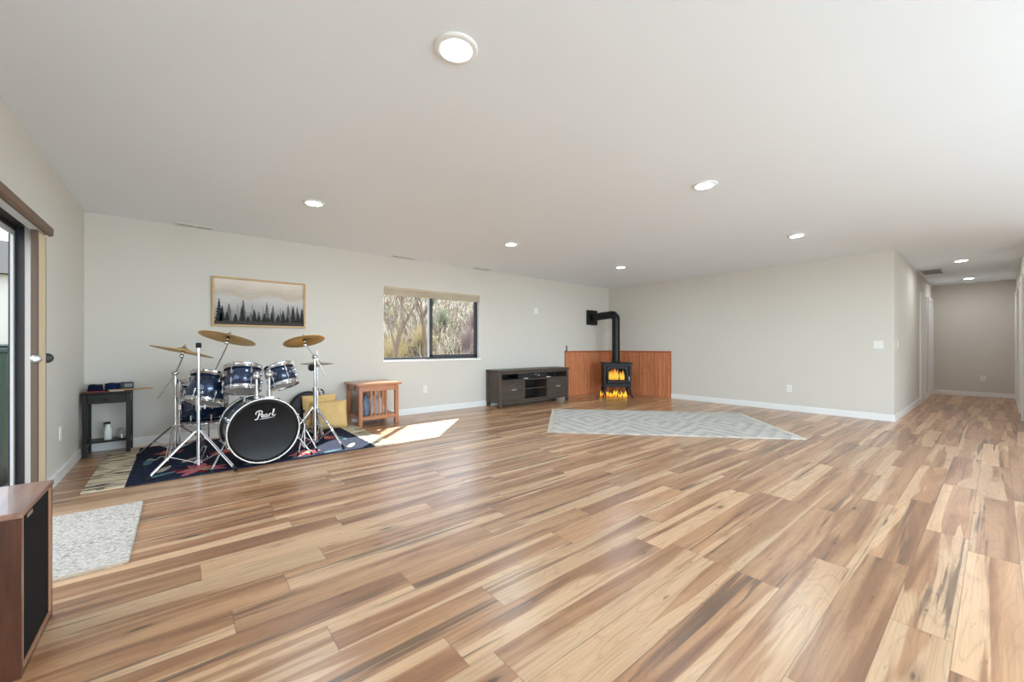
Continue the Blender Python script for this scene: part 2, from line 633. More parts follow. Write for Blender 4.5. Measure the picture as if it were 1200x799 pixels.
    def build(s, name, mat, parent=None, kind=None, label=None, world=False):
        me = bpy.data.meshes.new(name)
        vs = s.v
        if world and parent is not None:
            r = parent
            while r.parent is not None:
                r = r.parent
            inv = MW[r.name].inverted()
            vs = [inv @ p for p in vs]
        me.from_pydata([tuple(p) for p in vs], [], s.f)
        me.polygons.foreach_set('use_smooth', s.sm)
        me.polygons.foreach_set('material_index', s.mi)
        for m_ in (mat if isinstance(mat, (list, tuple)) else [mat]):
            me.materials.append(m_)
        me.validate()
        import bmesh
        bm = bmesh.new(); bm.from_mesh(me)
        bmesh.ops.recalc_face_normals(bm, faces=bm.faces)
        bm.to_mesh(me); bm.free()
        o = bpy.data.objects.new(name, me)
        COL.objects.link(o)
        if parent is not None:
            o.parent = parent
        if kind:
            o['kind'] = kind
        if label:
            o['label'] = label
        return o


MW = {}


def thing(name, label, cat, loc=(0, 0, 0), rz=0.0, group=None):
    o = bpy.data.objects.new(name, None)
    o.empty_display_size = .1
    COL.objects.link(o)
    o.location = loc
    o.rotation_euler = (0, 0, rz)
    MW[o.name] = Matrix.Translation(Vector(loc)) @ Matrix.Rotation(rz, 4, 'Z')
    return tag(o, label, cat, group)


def tag(o, label, cat, group=None):
    o['label'] = label
    o['category'] = cat
    if group:
        o['group'] = group
    return o


def struct(name, mb, mat, parent=None):
    return mb.build(name, mat, parent, kind='structure')


# ------------------------------------------------------------------ the room
T = .16
struct('floor', MB().box((XC - T, YBK - T, -.2), (XE + T, YA + T, 0)), M['floor'])
struct('ceiling', MB().box((XC - T, YBK - T, H), (XE + T, YA + T, H + .2)), M['ceiling'])
WX0, WX1, WZ0, WZ1 = 2.338, 4.112, .842, 1.995                     # window opening
m = MB()
m.box((XC - T, YA, 0), (WX0, YA + T, H)).box((WX1, YA, 0), (XB + T, YA + T, H))
m.box((WX0, YA, 0), (WX1, YA + T, WZ0)).box((WX0, YA, WZ1), (WX1, YA + T, H))
struct('wall_far', m, M['wall'])
DY0, DY1, DZ0, DZ1 = 2.22, 4.10, 0.0, 1.89                          # patio door opening
m = MB()
m.box((XC - .105, YBK, 0), (XC, DY0, H)).box((XC - .105, DY1, 0), (XC, YA, H))
m.box((XC - .105, DY0, DZ1), (XC, DY1, H))
struct('wall_left', m, M['wall'])
struct('wall_right', MB().box((XB, YH + T, 0), (XB + T, YA, H)), M['wall'])
struct('wall_hall_left', MB().box((XB, YH, 0), (XE, YH + T, H)), M['wall'])
struct('wall_hall_end', MB().box((XE, YR - T, 0), (XE + T, YH + T, H)), M['wall'])
struct('wall_hall_right', MB().box((XR, YR - T, 0), (XE, YR, H)), M['wall'])
m = MB().box((XR, YBK, 0), (XR + T, -2.7, H)).box((XR, -.5, 0), (XR + T, YR - T, H))  # unseen wall, with a window opening added for extra light
m.box((XR, -2.7, 0), (XR + T, -.5, .78)).box((XR, -2.7, 2.12), (XR + T, -.5, H))
struct('wall_kitchen', m, M['wall'])
m = MB()
for y in (-2.7, -1.63, -.56):
    m.box((XR + .06, y, .78), (XR + .12, y + .06, 2.12))
m.box((XR + .06, -2.7, .78), (XR + .12, -.5, .83)).box((XR + .06, -2.7, 2.07), (XR + .12, -.5, 2.12))
struct('added_side_window', m, M['bronze'])  # frame of the added side window, out of view
m = MB()                                                             # unseen rear wall, with big window openings added to let light in
m.box((XC - T, YBK - T, 0), (.4, YBK, H)).box((6.8, YBK - T, 0), (XR + T, YBK, H))
m.box((.4, YBK - T, 0), (6.8, YBK, .2)).box((.4, YBK - T, 2.3), (6.8, YBK, H))
struct('wall_back', m, M['wall'])
m = MB()
for x in (.4, 2.5, 4.66, 6.74):
    m.box((x, YBK - .1, .2), (x + .06, YBK - .04, 2.3))
m.box((.4, YBK - .1, .2), (6.8, YBK - .04, .25)).box((.4, YBK - .1, 2.25), (6.8, YBK - .04, 2.3))
o = struct('added_rear_window', m, M['bronze'])  # frame of the added rear windows, never in view

BH, BT = .095, .014


def baseboard(name, a, b):
    m = MB()
    x0, x1 = sorted((a[0], b[0])); y0, y1 = sorted((a[1], b[1]))
    m.box((x0, y0, 0), (x1, y1, BH - .012))
    dx, dy = (x1 - x0), (y1 - y0)
    k = .004
    if dx > dy:
        m.box((x0, y0 + k * (name in ('baseboard_far', 'baseboard_hall_left')), BH - .012), (x1, y1 - k * (name in ('baseboard_hall_right',)), BH))
    else:
        m.box((x0 + k * (name in ('baseboard_right', 'baseboard_hall_end')), y0, BH - .012), (x1 - k * (name == 'baseboard_left'), y1, BH))
    return struct(name, m, M['trim'])


baseboard('baseboard_far', (XC, YA - BT), (6.318, YA))
baseboard('baseboard_left', (XC, DY1 + .04), (XC + BT, YA - BT))
baseboard('baseboard_right', (XB - BT, YH - BT), (XB, 4.32))
DOORS_L = ((10.72, 11.62), (12.08, 12.98))
DOORS_R = ((11.5, 12.7), (9.3, 10.4))
baseboard('baseboard_hall_left', (XB, YH - BT), (DOORS_L[0][0], YH))
baseboard('baseboard_hall_left', (DOORS_L[0][1], YH - BT), (DOORS_L[1][0], YH))
baseboard('baseboard_hall_end', (XE - BT, YR), (XE, YH))
baseboard('baseboard_hall_right', (DOORS_R[0][1], YR), (XE - BT, YR + BT))
baseboard('baseboard_hall_right', (DOORS_R[1][1], YR), (DOORS_R[0][0], YR + BT))


def hall_door(n, x0, x1, y, s):
    """white slab door in a white casing on a hall wall; s points into the hall"""
    c = .06
    m = MB()
    m.box((x0, y, 0), (x0 + c, y + s * .022, 2.05), .003).box((x1 - c, y, 0), (x1, y + s * .022, 2.05), .003)
    m.box((x0, y, 2.05 - c + .06), (x1, y + s * .022, 2.11), .003)
    o = struct('door_%d' % n, m, M['trim'])
    p = MB().box((x0 + c, y, .01), (x1 - c, y + s * .008, 2.05))
    for a in (0, 1):
        for z0, z1 in ((.2, .95), (1.1, 1.9)):
            xa = x0 + c + .1 + a * ((x1 - x0) / 2 - .1)
            p.box((xa, y + s * .008, z0), (xa + (x1 - x0) / 2 - .22, y + s * .012, z1), .003)
    p.build('door_panel', M['trim'], o)


hall_door(1, *DOORS_L[0], YH, -1)
hall_door(2, *DOORS_L[1], YH, -1)
hall_door(3, *DOORS_R[0], YR, 1)
hall_door(4, *DOORS_R[1], YR, 1)

# pine wainscot in the stove corner (wall panelling with a ledge)
m = MB().box((6.318, YA - .02, 0), (XB, YA, .945))
o = struct('trim_1', m, M['pine_x'])
MB().box((6.30, YA - .05, .945), (XB - .05, YA, .972), .004).build('ledge', M['pine_cap'], o)
MB().box((6.306, YA - .026, 0), (6.318, YA, .945)).build('edge_strip', M['pine_cap'], o)
m = MB().box((XB - .02, 4.32, 0), (XB, YA - .02, .945))
o = struct('trim_2', m, M['pine_y'])
MB().box((XB - .05, 4.30, .945), (XB, YA, .972), .004).build('ledge', M['pine_cap'], o)
MB().box((XB - .026, 4.306, 0), (XB, 4.32, .945)).build('edge_strip', M['pine_cap'], o)

# ---- window in the far wall
m = MB()
fy0, fy1 = YA + .085, YA + .145
e = .035
m.box((WX0, fy0, WZ0 + .02), (WX0 + e, fy1, WZ1)).box((WX1 - e, fy0, WZ0 + .02), (WX1, fy1, WZ1))
m.box((WX0, fy0, WZ0 + .02), (WX1, fy1, WZ0 + .02 + e)).box((WX0, fy0, WZ1 - e), (WX1, fy1, WZ1))
win = struct('window_1', m, M['bronze'])
m = MB().box((WX0 - .01, YA - .012, WZ0 - .012), (WX1 + .01, fy0, WZ0 + .02), .003)
m.build('window_sill', M['trim'], win)
m = MB().box((WX0, YA, WZ0 + .02), (WX0 + .006, fy0, WZ1)).box((WX1 - .006, YA, WZ0 + .02), (WX1, fy0, WZ1)).box((WX0, YA, WZ1 - .006), (WX1, fy0, WZ1))
m.build('reveal', M['trim'], win)
zc = WZ0 + .02 + e
xm = 3.18
f = MB()
f.box((xm - .025, fy0 - .012, zc), (xm + .025, fy0 + .025, WZ1 - e)).box((WX1 - e - .035, fy0 - .012, zc), (WX1 - e, fy0 + .025, WZ1 - e))
f.box((xm - .025, fy0 - .012, zc), (WX1 - e, fy0 + .025, zc + .04)).box((xm - .025, fy0 - .012, WZ1 - e - .035), (WX1 - e, fy0 + .025, WZ1 - e))
sash = f.build('sash', M['bronze'], win)
MB().box((xm + .025, fy0 + .004, zc + .04), (WX1 - e - .035, fy0 + .008, WZ1 - e - .035)).build('pane', M['glass'], sash)
MB().box((xm - .05, fy0 - .004, zc), (xm - .026, fy0 + .025, WZ1 - e)).build('meeting_stile', M['vinyl'], win)
MB().box((WX0 + e, fy0 + .034, zc), (xm, fy0 + .038, WZ1 - e)).build('pane', M['glass'], win)
MB().box((xm - .012, fy0 - .022, 1.40), (xm + .004, fy0 - .012, 1.46), .003).build('latch', M['black'], win)

t = thing('window_shade', 'beige cellular shade raised to the top of the far window', 'window shade', ((WX0 + WX1) / 2, YA + .04, WZ1 - .14))
m = MB().box((WX0 + .008, YA + .012, WZ1 - .045), (WX1 - .008, YA + .068, WZ1 - .006), .004)
m.build('head_rail', M['blind'], t, world=True)
m = MB()
for i in range(6):
    z = WZ1 - .046 - i * .011
    m.box((WX0 + .012, YA + .016, z - .010), (WX1 - .012, YA + .064, z), .003)
m.build('pleats', M['blind'], t, world=True)
MB().box((WX0 + .012, YA + .014, WZ1 - .132), (WX1 - .012, YA + .066, WZ1 - .113), .004).build('bottom_rail', M['blind'], t, world=True)

# ---- sliding patio door in the left wall
m = MB()
m.box((XC - .105, DY1 - .012, .0), (XC - .038, DY1, DZ1)).box((XC - .105, DY0, 0), (XC - .038, DY0 + .012, DZ1))
m.box((XC - .105, DY0, DZ1 - .03), (XC - .038, DY1, DZ1)).box((XC - .105, DY0, 0), (XC - .038, DY1, .04))
door = struct('door_5', m, M['bronze'])
m = MB().box((XC - .038, DY1 - .008, 0), (XC, DY1, DZ1)).box((XC - .038, DY0, 0), (XC, DY0 + .008, DZ1)).box((XC - .038, DY0, DZ1 - .008), (XC, DY1, DZ1))
m.build('reveal', M['trim'], door)
for nm, y0, y1, xx in (('fixed_panel', 3.10, DY1 - .012, XC - .086), ('sliding_panel', DY0 + .012, 3.18, XC - .056)):
    m = MB()
    hx_, sw, k = .014, .030, .030
    m.box((xx - hx_, y0, .04), (xx + hx_, y0 + sw, DZ1 - .03)).box((xx - hx_, y1 - sw, .04), (xx + hx_, y1, DZ1 - .03))
    m.box((xx - hx_, y0 + sw, .04), (xx + hx_, y1 - sw, .09)).box((xx - hx_, y0 + sw, DZ1 - .065), (xx + hx_, y1 - sw, DZ1 - .03))
    pn = m.build(nm, M['bronze'], door)
    q = MB()
    q.box((xx, y0 + sw, .09), (xx + hx_ - .001, y0 + sw + k, DZ1 - .065)).box((xx, y1 - sw - k, .09), (xx + hx_ - .001, y1 - sw, DZ1 - .065))
    q.box((xx, y0 + sw + k, .09), (xx + hx_ - .001, y1 - sw - k, .09 + k)).box((xx, y0 + sw + k, DZ1 - .065 - k), (xx + hx_ - .001, y1 - sw - k, DZ1 - .065))
    q.build('gasket', M['vinyl'], pn)
    MB().box((xx - .006, y0 + sw, .09), (xx, y1 - sw, DZ1 - .065)).build('pane', M['glass'], pn)

t = thing('vertical_shade', 'tan vertical shade gathered at the right edge of the patio door under a brown valance', 'door shade', (XC + .035, 4.0, 0))
m = MB()
prof = [(XC, 1.893), (XC + .070, 1.893), (XC + .088, 1.876), (XC + .088, 1.832), (XC + .078, 1.822), (XC + .066, 1.822), (XC + .066, 1.845), (XC, 1.845)]
n = len(prof)
m.add([(x, y, z) for y in (2.05, 4.105) for x, z in prof], [(i, (i + 1) % n, n + (i + 1) % n, n + i) for i in range(n)] + [tuple(range(n)), tuple(range(n, 2 * n))])
m.build('valance', M['valance'], t, world=True)
MB().box((XC + .012, 2.1, 1.823), (XC + .058, 4.095, 1.845), .002).build('track', M['vinyl'], t, world=True)
m = MB()
for i in range(10):
    m.box((XC + .021, 3.937 + i * .0185, .03), (XC + .050, 3.937 + i * .0185 + .0175, 1.823), .005)
m.build('fabric', M['shade'], t, world=True)
MB().box((XC + .020, 3.915, .025), (XC + .052, 3.937, 1.823), .003).build('handle_rail', M['rail'], t, world=True)
MB().box((XC + .016, 4.122, .025), (XC + .050, 4.134, 1.823), .003).build('end_rail', M['rail'], t, world=True)
MB().lathe([(.0, .010), (.018, .012), (.024, .008), (.027, 0)], (XC + .044, 3.914, .995), (.5, -1, 0), 24).build('cup_handle', M['steel'], t, world=True)
MB().lathe([(.0, .006), (.030, .006), (.034, .003), (.034, -.004), (0, -.004)], (XC + .050, 4.136, .995), (0.2, -1, 0), 24).build('pull_tab', M['black'], t, world=True)


# ------------------------------------------------------------------ ceiling fittings
M['can'] = emit('lit_diffuser', (.645, .86, 1.0, 1), CAN_STRENGTH)
M['can_hall'] = emit('lit_hall_diffuser', (.94, .96, 1.0, 1), HALL_CAN_STRENGTH)


def can(x, y, label, hall=False):
    t = thing('recessed_light', label, 'ceiling light', (x, y, H), 0, 'recessed ceiling lights')
    MB().lathe([(.098, 0), (.098, -.006), (.094, -.010), (.070, -.012), (.064, -.006), (.064, 0)], n=40).build('trim_ring', M['white'], t)
    MB().lathe([(.064, -.006), (.04, -.009), (.0, -.010)], n=32).build('diffuser', M['can_hall' if hall else 'can'], t)


can(.968, 1.577, 'large round recessed ceiling light nearest the viewer, top centre of the photo')
can(.968, 4.14, 'round recessed ceiling light above the drum kit')
can(3.395, 4.14, 'round recessed ceiling light above the far window')
can(5.846, 4.14, 'round recessed ceiling light nearest the wood stove corner')
can(3.412, 1.58, 'round recessed ceiling light in the middle of the ceiling, above the grey rug')
can(5.846, 1.58, 'round recessed ceiling light above the blank white right wall')
can(9.568, .37, 'first round recessed light in the hallway, beside the ceiling grille', True)
can(12.205, .375, 'farthest round recessed light at the end of the hallway', True)
for x in (.968, 3.4, 5.846):
    can(x, -1.3, 'round recessed ceiling light over the rear of the room behind the viewer')


def linear_vent(x0, x1, y0, y1, label):
    t = thing('ceiling_vent', label, 'ceiling vent', ((x0 + x1) / 2, (y0 + y1) / 2, H), 0, 'ceiling vents along the far wall')
    MB().box((x0, y0, H - .008), (x1, y1, H), .003).build('face_plate', M['vent'], t, world=True)
    xm_ = (x0 + x1) / 2
    yc = (y0 + y1) / 2
    for a, b in ((x0 + .03, xm_ - .012), (xm_ + .012, x1 - .03)):
        MB().box((a, yc - .007, H - .0095), (b, yc + .007, H - .0078)).build('slot', M['slot'], t, world=True)


linear_vent(-.06, .285, 5.735, 5.862, 'white slotted ceiling vent above the left drum cymbals')
linear_vent(2.44, 2.80, 5.735, 5.862, 'white slotted ceiling vent above the left end of the far window')
linear_vent(3.90, 4.26, 5.735, 5.862, 'white slotted ceiling vent above the right end of the far window')
t = thing('return_grille', 'square white louvred air grille in the hallway ceiling', 'ceiling vent', (10.55, .79, H))
m = MB()
x0, x1, y0, y1 = 10.2, 10.95, .62, .92
for a, b in (((x0, y0), (x1, y0 + .03)), ((x0, y1 - .03), (x1, y1)), ((x0, y0), (x0 + .04, y1)), ((x1 - .04, y0), (x1, y1))):
    m.box((a[0], a[1], H - .012), (b[0], b[1], H), .002)
m.build('frame', M['vent'], t, world=True)
m = MB()
for i in range(16):
    x = x0 + .045 + i * .0415
    m.box((x, y0 + .03, H - .009), (x + .022, y1 - .03, H - .003))
m.build('louvres', plain('grey_louvre', (150, 146, 140), .5), t, world=True)


# ------------------------------------------------------------------ wall plates
def plate(kind, pos, nrm, label, gang=1):
    """pos = centre on the wall, nrm = wall normal into the room"""
    n = Vector(nrm)
    rz = math.atan2(n.y, n.x) - math.pi / 2          # local -> +Y is out of the wall
    t = thing('light_switch' if kind == 'switch' else 'power_outlet', label, 'light switch' if kind == 'switch' else 'outlet', pos, rz)
    wd = .036 + .0225 * (gang - 1)
    MB().box((-wd, 0, -.058), (wd, .006, .058), .003).build('cover_plate', M['white'], t)
    for g_ in range(gang):
        x = (g_ - (gang - 1) / 2) * .046
        if kind == 'switch':
            MB().box((x - .016, .006, -.033), (x + .016, .010, .033), .002).build('rocker', M['trim'], t)
        else:
            for z in (-.02, .02):
                s_ = MB().box((x - .016, .006, z - .014), (x + .016, .009, z + .014), .004).build('socket', M['trim'], t)
                MB().box((x - .008, .0088, z - .006), (x - .005, .0094, z + .006)).box((x + .005, .0088, z - .006), (x + .008, .0094, z + .006)).build('slots', M['slot'], s_)


plate('switch', (5.47, YA, 1.78), (0, -1, 0), 'white double wall plate high on the far wall between window and stovepipe', 2)
plate('outlet', (3.03, YA, .38), (0, -1, 0), 'white outlet low on the far wall under the window')
plate('outlet', (XC, 4.84, .37), (1, 0, 0), 'white outlet low on the left wall beside the black corner table')
plate('switch', (XB, 1.112, 1.095), (-1, 0, 0), 'white light switch at the right end of the blank white wall', 2)
plate('outlet', (XB, 2.217, .37), (-1, 0, 0), 'white outlet low on the blank white wall')
plate('switch', (8.15, YH, 1.10), (0, -1, 0), 'white light switch just round the corner on the hallway side wall')
plate('outlet', (XE, .204, .39), (-1, 0, 0), 'white outlet on the end wall of the hallway')

# ------------------------------------------------------------------ painting
t = thing('framed_picture', 'wide framed print of misty pine trees above the drum kit', 'picture', (.769, YA, 1.32))
px0, px1, pz0, pz1 = .269, 1.269, 1.315, 1.905
m = MB()
fw_ = .022
m.box((px0, YA - .035, pz0), (px0 + fw_, YA, pz1), .003).box((px1 - fw_, YA - .035, pz0), (px1, YA, pz1), .003)
m.box((px0 + fw_, YA - .035, pz0), (px1 - fw_, YA, pz0 + fw_), .003).box((px0 + fw_, YA - .035, pz1 - fw_), (px1 - fw_, YA, pz1), .003)
m.build('frame', M['gold'], t, world=True)


def sky_print():
    g = G('misty_sky_print')
    p, x, y, z = g.pos()
    n = g.noise(g.vec(g.math('MULTIPLY', x, 5), 0, g.math('MULTIPLY', z, 9)), 1, 4, .6)
    f = g.math('ADD', g.rng(z, pz0, pz1), g.math('MULTIPLY', g.math('SUBTRACT', n, .5), .30))
    return g.set(g.ramp(f, [(.05, (92, 92, 92)), (.35, (176, 172, 168)), (.58, (206, 200, 196)), (.70, (196, 186, 174)), (.8, (214, 200, 184)), (.95, (232, 222, 212))]), .6, 0, .2)


def fog_tree(name, top, low):
    g = G(name)
    p, x, y, z = g.pos()
    n = g.noise(g.vec(g.math('MULTIPLY', x, 22), 0, g.math('MULTIPLY', z, 40)), 1, 3, .6)
    f = g.math('ADD', g.rng(z, pz0, pz0 + .40), g.math('MULTIPLY', g.math('SUBTRACT', n, .5), .3))
    return g.set(g.ramp(f, [(.05, low), (.9, top)]), .65, 0, .2)


PM = [sky_print(), fog_tree('far_pine_print', (164, 162, 158), (128, 128, 128)), fog_tree('mid_pine_print', (92, 96, 96), (104, 104, 104)),
      fog_tree('near_pine_print', (62, 66, 68), (40, 36, 34)), plain('dark_ground_print', (52, 42, 36), .6), plain('brown_ridge_print', (198, 184, 166), .6)]
m = MB()
ix0, ix1, iz0, iz1 = px0 + fw_, px1 - fw_, pz0 + fw_, pz1 - fw_
m.add([(ix0, YA - .018, iz0), (ix1, YA - .018, iz0), (ix1, YA - .018, iz1), (ix0, YA - .018, iz1)], [(0, 1, 2, 3)])


def pine(x, base, top, wid, y):
    """flat jagged fir outline"""
    n = 9
    lf, rt_ = [], []
    for i in range(n):
        f = i / n
        z = base + (top - base) * (1 - f)
        ww = wid * (f ** .85)
        for q, k in ((0, 1.0), (1, .62)):
            zz = z - (top - base) / n * (.55 if q else 0) + (0 if q else -.004)
            wl = ww * k * random.uniform(.75, 1.15)
            wr = ww * k * random.uniform(.75, 1.15)
            lf.append((max(ix0, x - wl), y, zz)); rt_.append((min(ix1, x + wr), y, zz))
    for i in range(len(lf) - 1):
        m.add([lf[i], rt_[i], rt_[i + 1], lf[i + 1]], [(0, 1, 2, 3)])


def ux(u): return ix0 + (ix1 - ix0) * u
def uz(v): return iz0 + (iz1 - iz0) * v


m.cur = 5
rg_ = [(ux(i / 24), YA - .0183, uz(.70 + .06 * math.sin(i * .55) + random.uniform(-.02, .02) + .05 * i / 24)) for i in range(25)]
for i in range(24):
    if i > 3:
        a, b = rg_[i], rg_[i + 1]
        m.add([a, b, (b[0], b[1], b[2] - random.uniform(.05, .09)), (a[0], a[1], a[2] - .035)], [(0, 1, 2, 3)])
m.cur = 1
for u in [i / 18 for i in range(1, 18)]:
    pine(ux(u + random.uniform(-.02, .02)), uz(.05), uz(random.uniform(.32, .55)), .034, YA - .0186)
m.cur = 2
for u, v in ((.15, .50), (.30, .60), (.56, .56), (.63, .50), (.81, .54), (.47, .34), (.72, .33), (.92, .50), (.38, .30)):
    pine(ux(u), uz(.03), uz(v), .050, YA - .019)
m.cur = 3
for u, v in ((.05, .60), (.08, .44), (.42, .38), (.53, .30), (.62, .32), (.75, .38), (.69, .28), (.87, .52), (.29, .46), (.98, .46), (.22, .26), (.93, .38), (.80, .26), (.13, .3), (.47, .24), (.57, .22), (.35, .22)):
    pine(ux(u), uz(.02), uz(v), .052, YA - .0194)
m.cur = 4
gp = [(ux(i / 20), YA - .0198, uz(.08 + random.uniform(-.015, .02))) for i in range(21)]
for i in range(20):
    a, b = gp[i], gp[i + 1]
    m.add([(a[0], a[1], iz0), (b[0], b[1], iz0), b, a], [(0, 1, 2, 3)])
m.build('print', PM, t, world=True)


# ------------------------------------------------------------------ rugs
def slab_rounded(hx, hy, h, rad=.02):
    m = MB()
    pts = []
    for cx, cy, a0 in ((hx - rad, hy - rad, 0), (-hx + rad, hy - rad, 90), (-hx + rad, -hy + rad, 180), (hx - rad, -hy + rad, 270)):
        for k in range(5):
            a = R(a0 + k * 22.5)
            pts.append((cx + rad * math.cos(a), cy + rad * math.sin(a)))
    n = len(pts)
    e = h * .35
    inn = [(x * (1 - e / hx), y * (1 - e / hy)) for x, y in pts]
    vs = [(x, y, 0) for x, y in pts] + [(x, y, h - e) for x, y in pts] + [(x, y, h) for x, y in inn]
    fs = [(k * n + i, k * n + (i + 1) % n, (k + 1) * n + (i + 1) % n, (k + 1) * n + i) for k in (0, 1) for i in range(n)]
    fs.append(tuple(range(2 * n, 3 * n)))
    fs.append(tuple(range(n))[::-1])
    return m.add(vs, fs)


# large faded rug, turned 45 degrees in the middle of the room
c0, c1 = Vector((3.575, 3.505, 0)), Vector((5.521, 1.405, 0))
ang = math.atan2(c1.y - c0.y, c1.x - c0.x)
ctr = (c0 + c1 + Vector((4.802, 4.829, 0)) + Vector((6.897, 2.656, 0))) / 4
t = thing('area_rug', 'large pale grey and beige diamond rug lying askew in front of the stove', 'rug', (ctr.x, ctr.y, 0), ang)
slab_rounded(1.43, .905, .014).build('pile', M['bigrug'], t)
m = MB()
for sx in (-1, 1):
    for i in range(90):
        y = -.895 + i * 1.79 / 89
        ln = random.uniform(.05, .075)
        dy = random.uniform(-.008, .008)
        m.box((sx * 1.428, y - .006, .0005), (sx * (1.428 + ln), y + .006, .009))
o = m.build('fringe', plain('cream_fringe', (206, 196, 180), .95), t, kind='stuff')

# flecked door mat
t = thing('door_mat', 'white woven mat with dark flecks by the patio door', 'mat', (-.475, 3.245, 0))
slab_rounded(.27, .50, .016, .03).build('weave', M['mat'], t)
m = MB()
for i in range(60):
    a = i / 59
    for sy in (-1, 1):
        m.ball((-.262 + .524 * a, sy * .497, .009), .009, (1, .9, .8), 6)
m.build('edge_stitching', plain('beige_edge_stitch', (196, 178, 156), .95), t, kind='stuff')

# floral rug under the drum kit
t = thing('drum_rug', 'navy rug with pink lotus shapes and cream ends under the drum kit', 'rug', (.615, 4.975, 0))
m = MB()
m.X = Matrix.Translation((-.615, -4.975, 0))
rx0, rx1, ry0, ry1, rh = -.572, 1.80, 4.235, 5.72, .010
m.box((-.338, ry0, 0), (1.60, ry1, rh), .002)
m.cur = 1
m.box((rx0, ry0, 0), (-.338, ry1, rh), .002)
m.box((1.60, ry0, 0), (rx1, ry1, rh), .002)


def petal(x, y, ln, wd, a, mi, z=.0006):
    m.cur = mi
    pts = []
    for i in range(20):
        tt = 2 * math.pi * i / 20
        px_, py_ = ln * .5 * (1 + math.cos(tt)), wd * math.sin(tt) * (.45 + .40 * abs(math.sin(tt * .5)))
        pts.append((x + px_ * math.cos(a) - py_ * math.sin(a), y + px_ * math.sin(a) + py_ * math.cos(a), rh + z))
    c = (sum(p[0] for p in pts) / 20, sum(p[1] for p in pts) / 20, rh + z)
    m.add(pts + [c], [(i, (i + 1) % 20, 20) for i in range(20)])


random.seed(11)
for (x, y, sc) in ((.12, 4.42, 1.0), (.95, 4.43, .8), (.35, 5.0, .9), (-.1, 5.3, .7), (1.25, 5.0, .9), (.72, 5.45, .8)):
    for k in range(9):
        a = k * 2 * math.pi / 9 + random.uniform(-.15, .15)
        petal(x, y, .20 * sc * random.uniform(.7, 1.1), .05 * sc, a, (2, 6, 2)[k % 3], .0004 + .0001 * k)
    for k in range(5):
        petal(x, y, .11 * sc, .036 * sc, k * 1.257 + .4, (4, 2)[k % 2], .0016 + .0001 * k)
for (x, y, a, ln, mi) in ((-.22, 4.36, .5, .24, 3), (-.16, 4.50, 1.2, .22, 5), (.42, 4.33, .1, .24, 3), (.82, 4.32, .4, .22, 3), (1.10, 4.30, .15, .22, 3), (1.36, 4.36, 1.0, .2, 5),
                          (-.25, 4.85, 1.5, .28, 3), (.0, 4.75, .9, .22, 5), (.6, 4.85, 2.0, .24, 3), (1.45, 4.75, 1.7, .26, 3), (.9, 5.2, .3, .24, 5)):
    petal(x, y, ln, .045, a, mi, .0003)
m.cur = 5
m.tube([(-.25 + .13 * i / 12, 5.02 + .05 * math.sin(i * .9) + .1 * i / 12, rh) for i in range(13)], .007, 5)
m.build('pile', [M['rug_navy'], M['rug_cream'], M['rug_pink'], M['rug_teal'], M['rug_tan'], M['rug_grey'], M['rug_red']], t)
RH = rh

# ------------------------------------------------------------------ drums
def at_axis(ax):
    """matrix whose z axis is ax"""
    d, u, v = ortho(ax)
    mt = Matrix((u, v, d)).transposed()
    if mt.determinant() < 0:
        mt = Matrix((v, u, d)).transposed()
    return mt.to_4x4()


def hoop_prof(r, h0, h1, th=.004, lip=.006):
    return [(r, h0), (r + lip, h0), (r + lip, h0 + .004), (r + th, h0 + .005), (r + th, h1 - .005), (r + lip, h1 - .004), (r + lip, h1), (r, h1)]


def drum(name, label, c, ax, rad, dep, nl=6, group=None, root=None, ph=0.0):
    """tunable drum: shell, two heads, two hoops, lugs with rods; axis ax points to the struck head"""
    t = root or thing(name, label, 'drum', (c[0], c[1], c[2]), 0, group)
    X = Matrix.Translation(Vector(c)) @ at_axis(ax)
    h = dep / 2

    def mb():
        m = MB(); m.X = X; return m
    mb().lathe([(rad - .012, -h), (rad, -h), (rad, h), (rad - .012, h)], n=56, closed=True).build('shell', M['shell'], t, world=True)
    mb().lathe([(rad + .002, h), (rad - .006, h + .006), (rad - .012, h + .004), (0, h + .004)], n=48).build('batter_head', M['head_clear'], t, world=True)
    mb().lathe([(rad + .002, -h), (rad - .006, -h - .006), (rad - .012, -h - .004), (0, -h - .004)], n=48).build('bottom_head', M['head_clear'], t, world=True)
    mb().lathe(hoop_prof(rad + .003, h - .022, h + .018), n=56, closed=True).build('hoop', M['chrome'], t, world=True)
    mb().lathe(hoop_prof(rad + .003, -h - .018, -h + .022), n=56, closed=True).build('hoop', M['chrome'], t, world=True)
    for k in range(nl):
        a = 2 * math.pi * k / nl + ph
        ca, sa = math.cos(a), math.sin(a)
        for sg in (1, -1):
            m = mb()
            m.cone((rad * ca, rad * sa, sg * (h - .066)), (rad * ca * 1.0 + .016 * ca, (rad + .016) * sa, sg * (h - .066)), .013, .008, 12)
            m.rod(((rad + .010) * ca, (rad + .010) * sa, sg * (h - .088)), ((rad + .010) * ca, (rad + .010) * sa, sg * (h - .044)), .0075, 10)
            lg = m.build('lug', M['chrome'], t, world=True)
            m = mb()
            m.rod(((rad + .0105) * ca, (rad + .0105) * sa, sg * (h - .045)), ((rad + .0105) * ca, (rad + .0105) * sa, sg * (h + .020)), .003, 8)
            m.rod(((rad + .0105) * ca, (rad + .0105) * sa, sg * (h + .014)), ((rad + .0105) * ca, (rad + .0105) * sa, sg * (h + .026)), .0055, 6)
            m.box(((rad + .002) * ca - .007, (rad + .002) * sa - .007, sg * (h + .008)), ((rad + .010) * ca + .007, (rad + .010) * sa + .007, sg * (h + .014)))
            m.build('tension_rod', M['chrome'], lg, world=True)
    return t, X


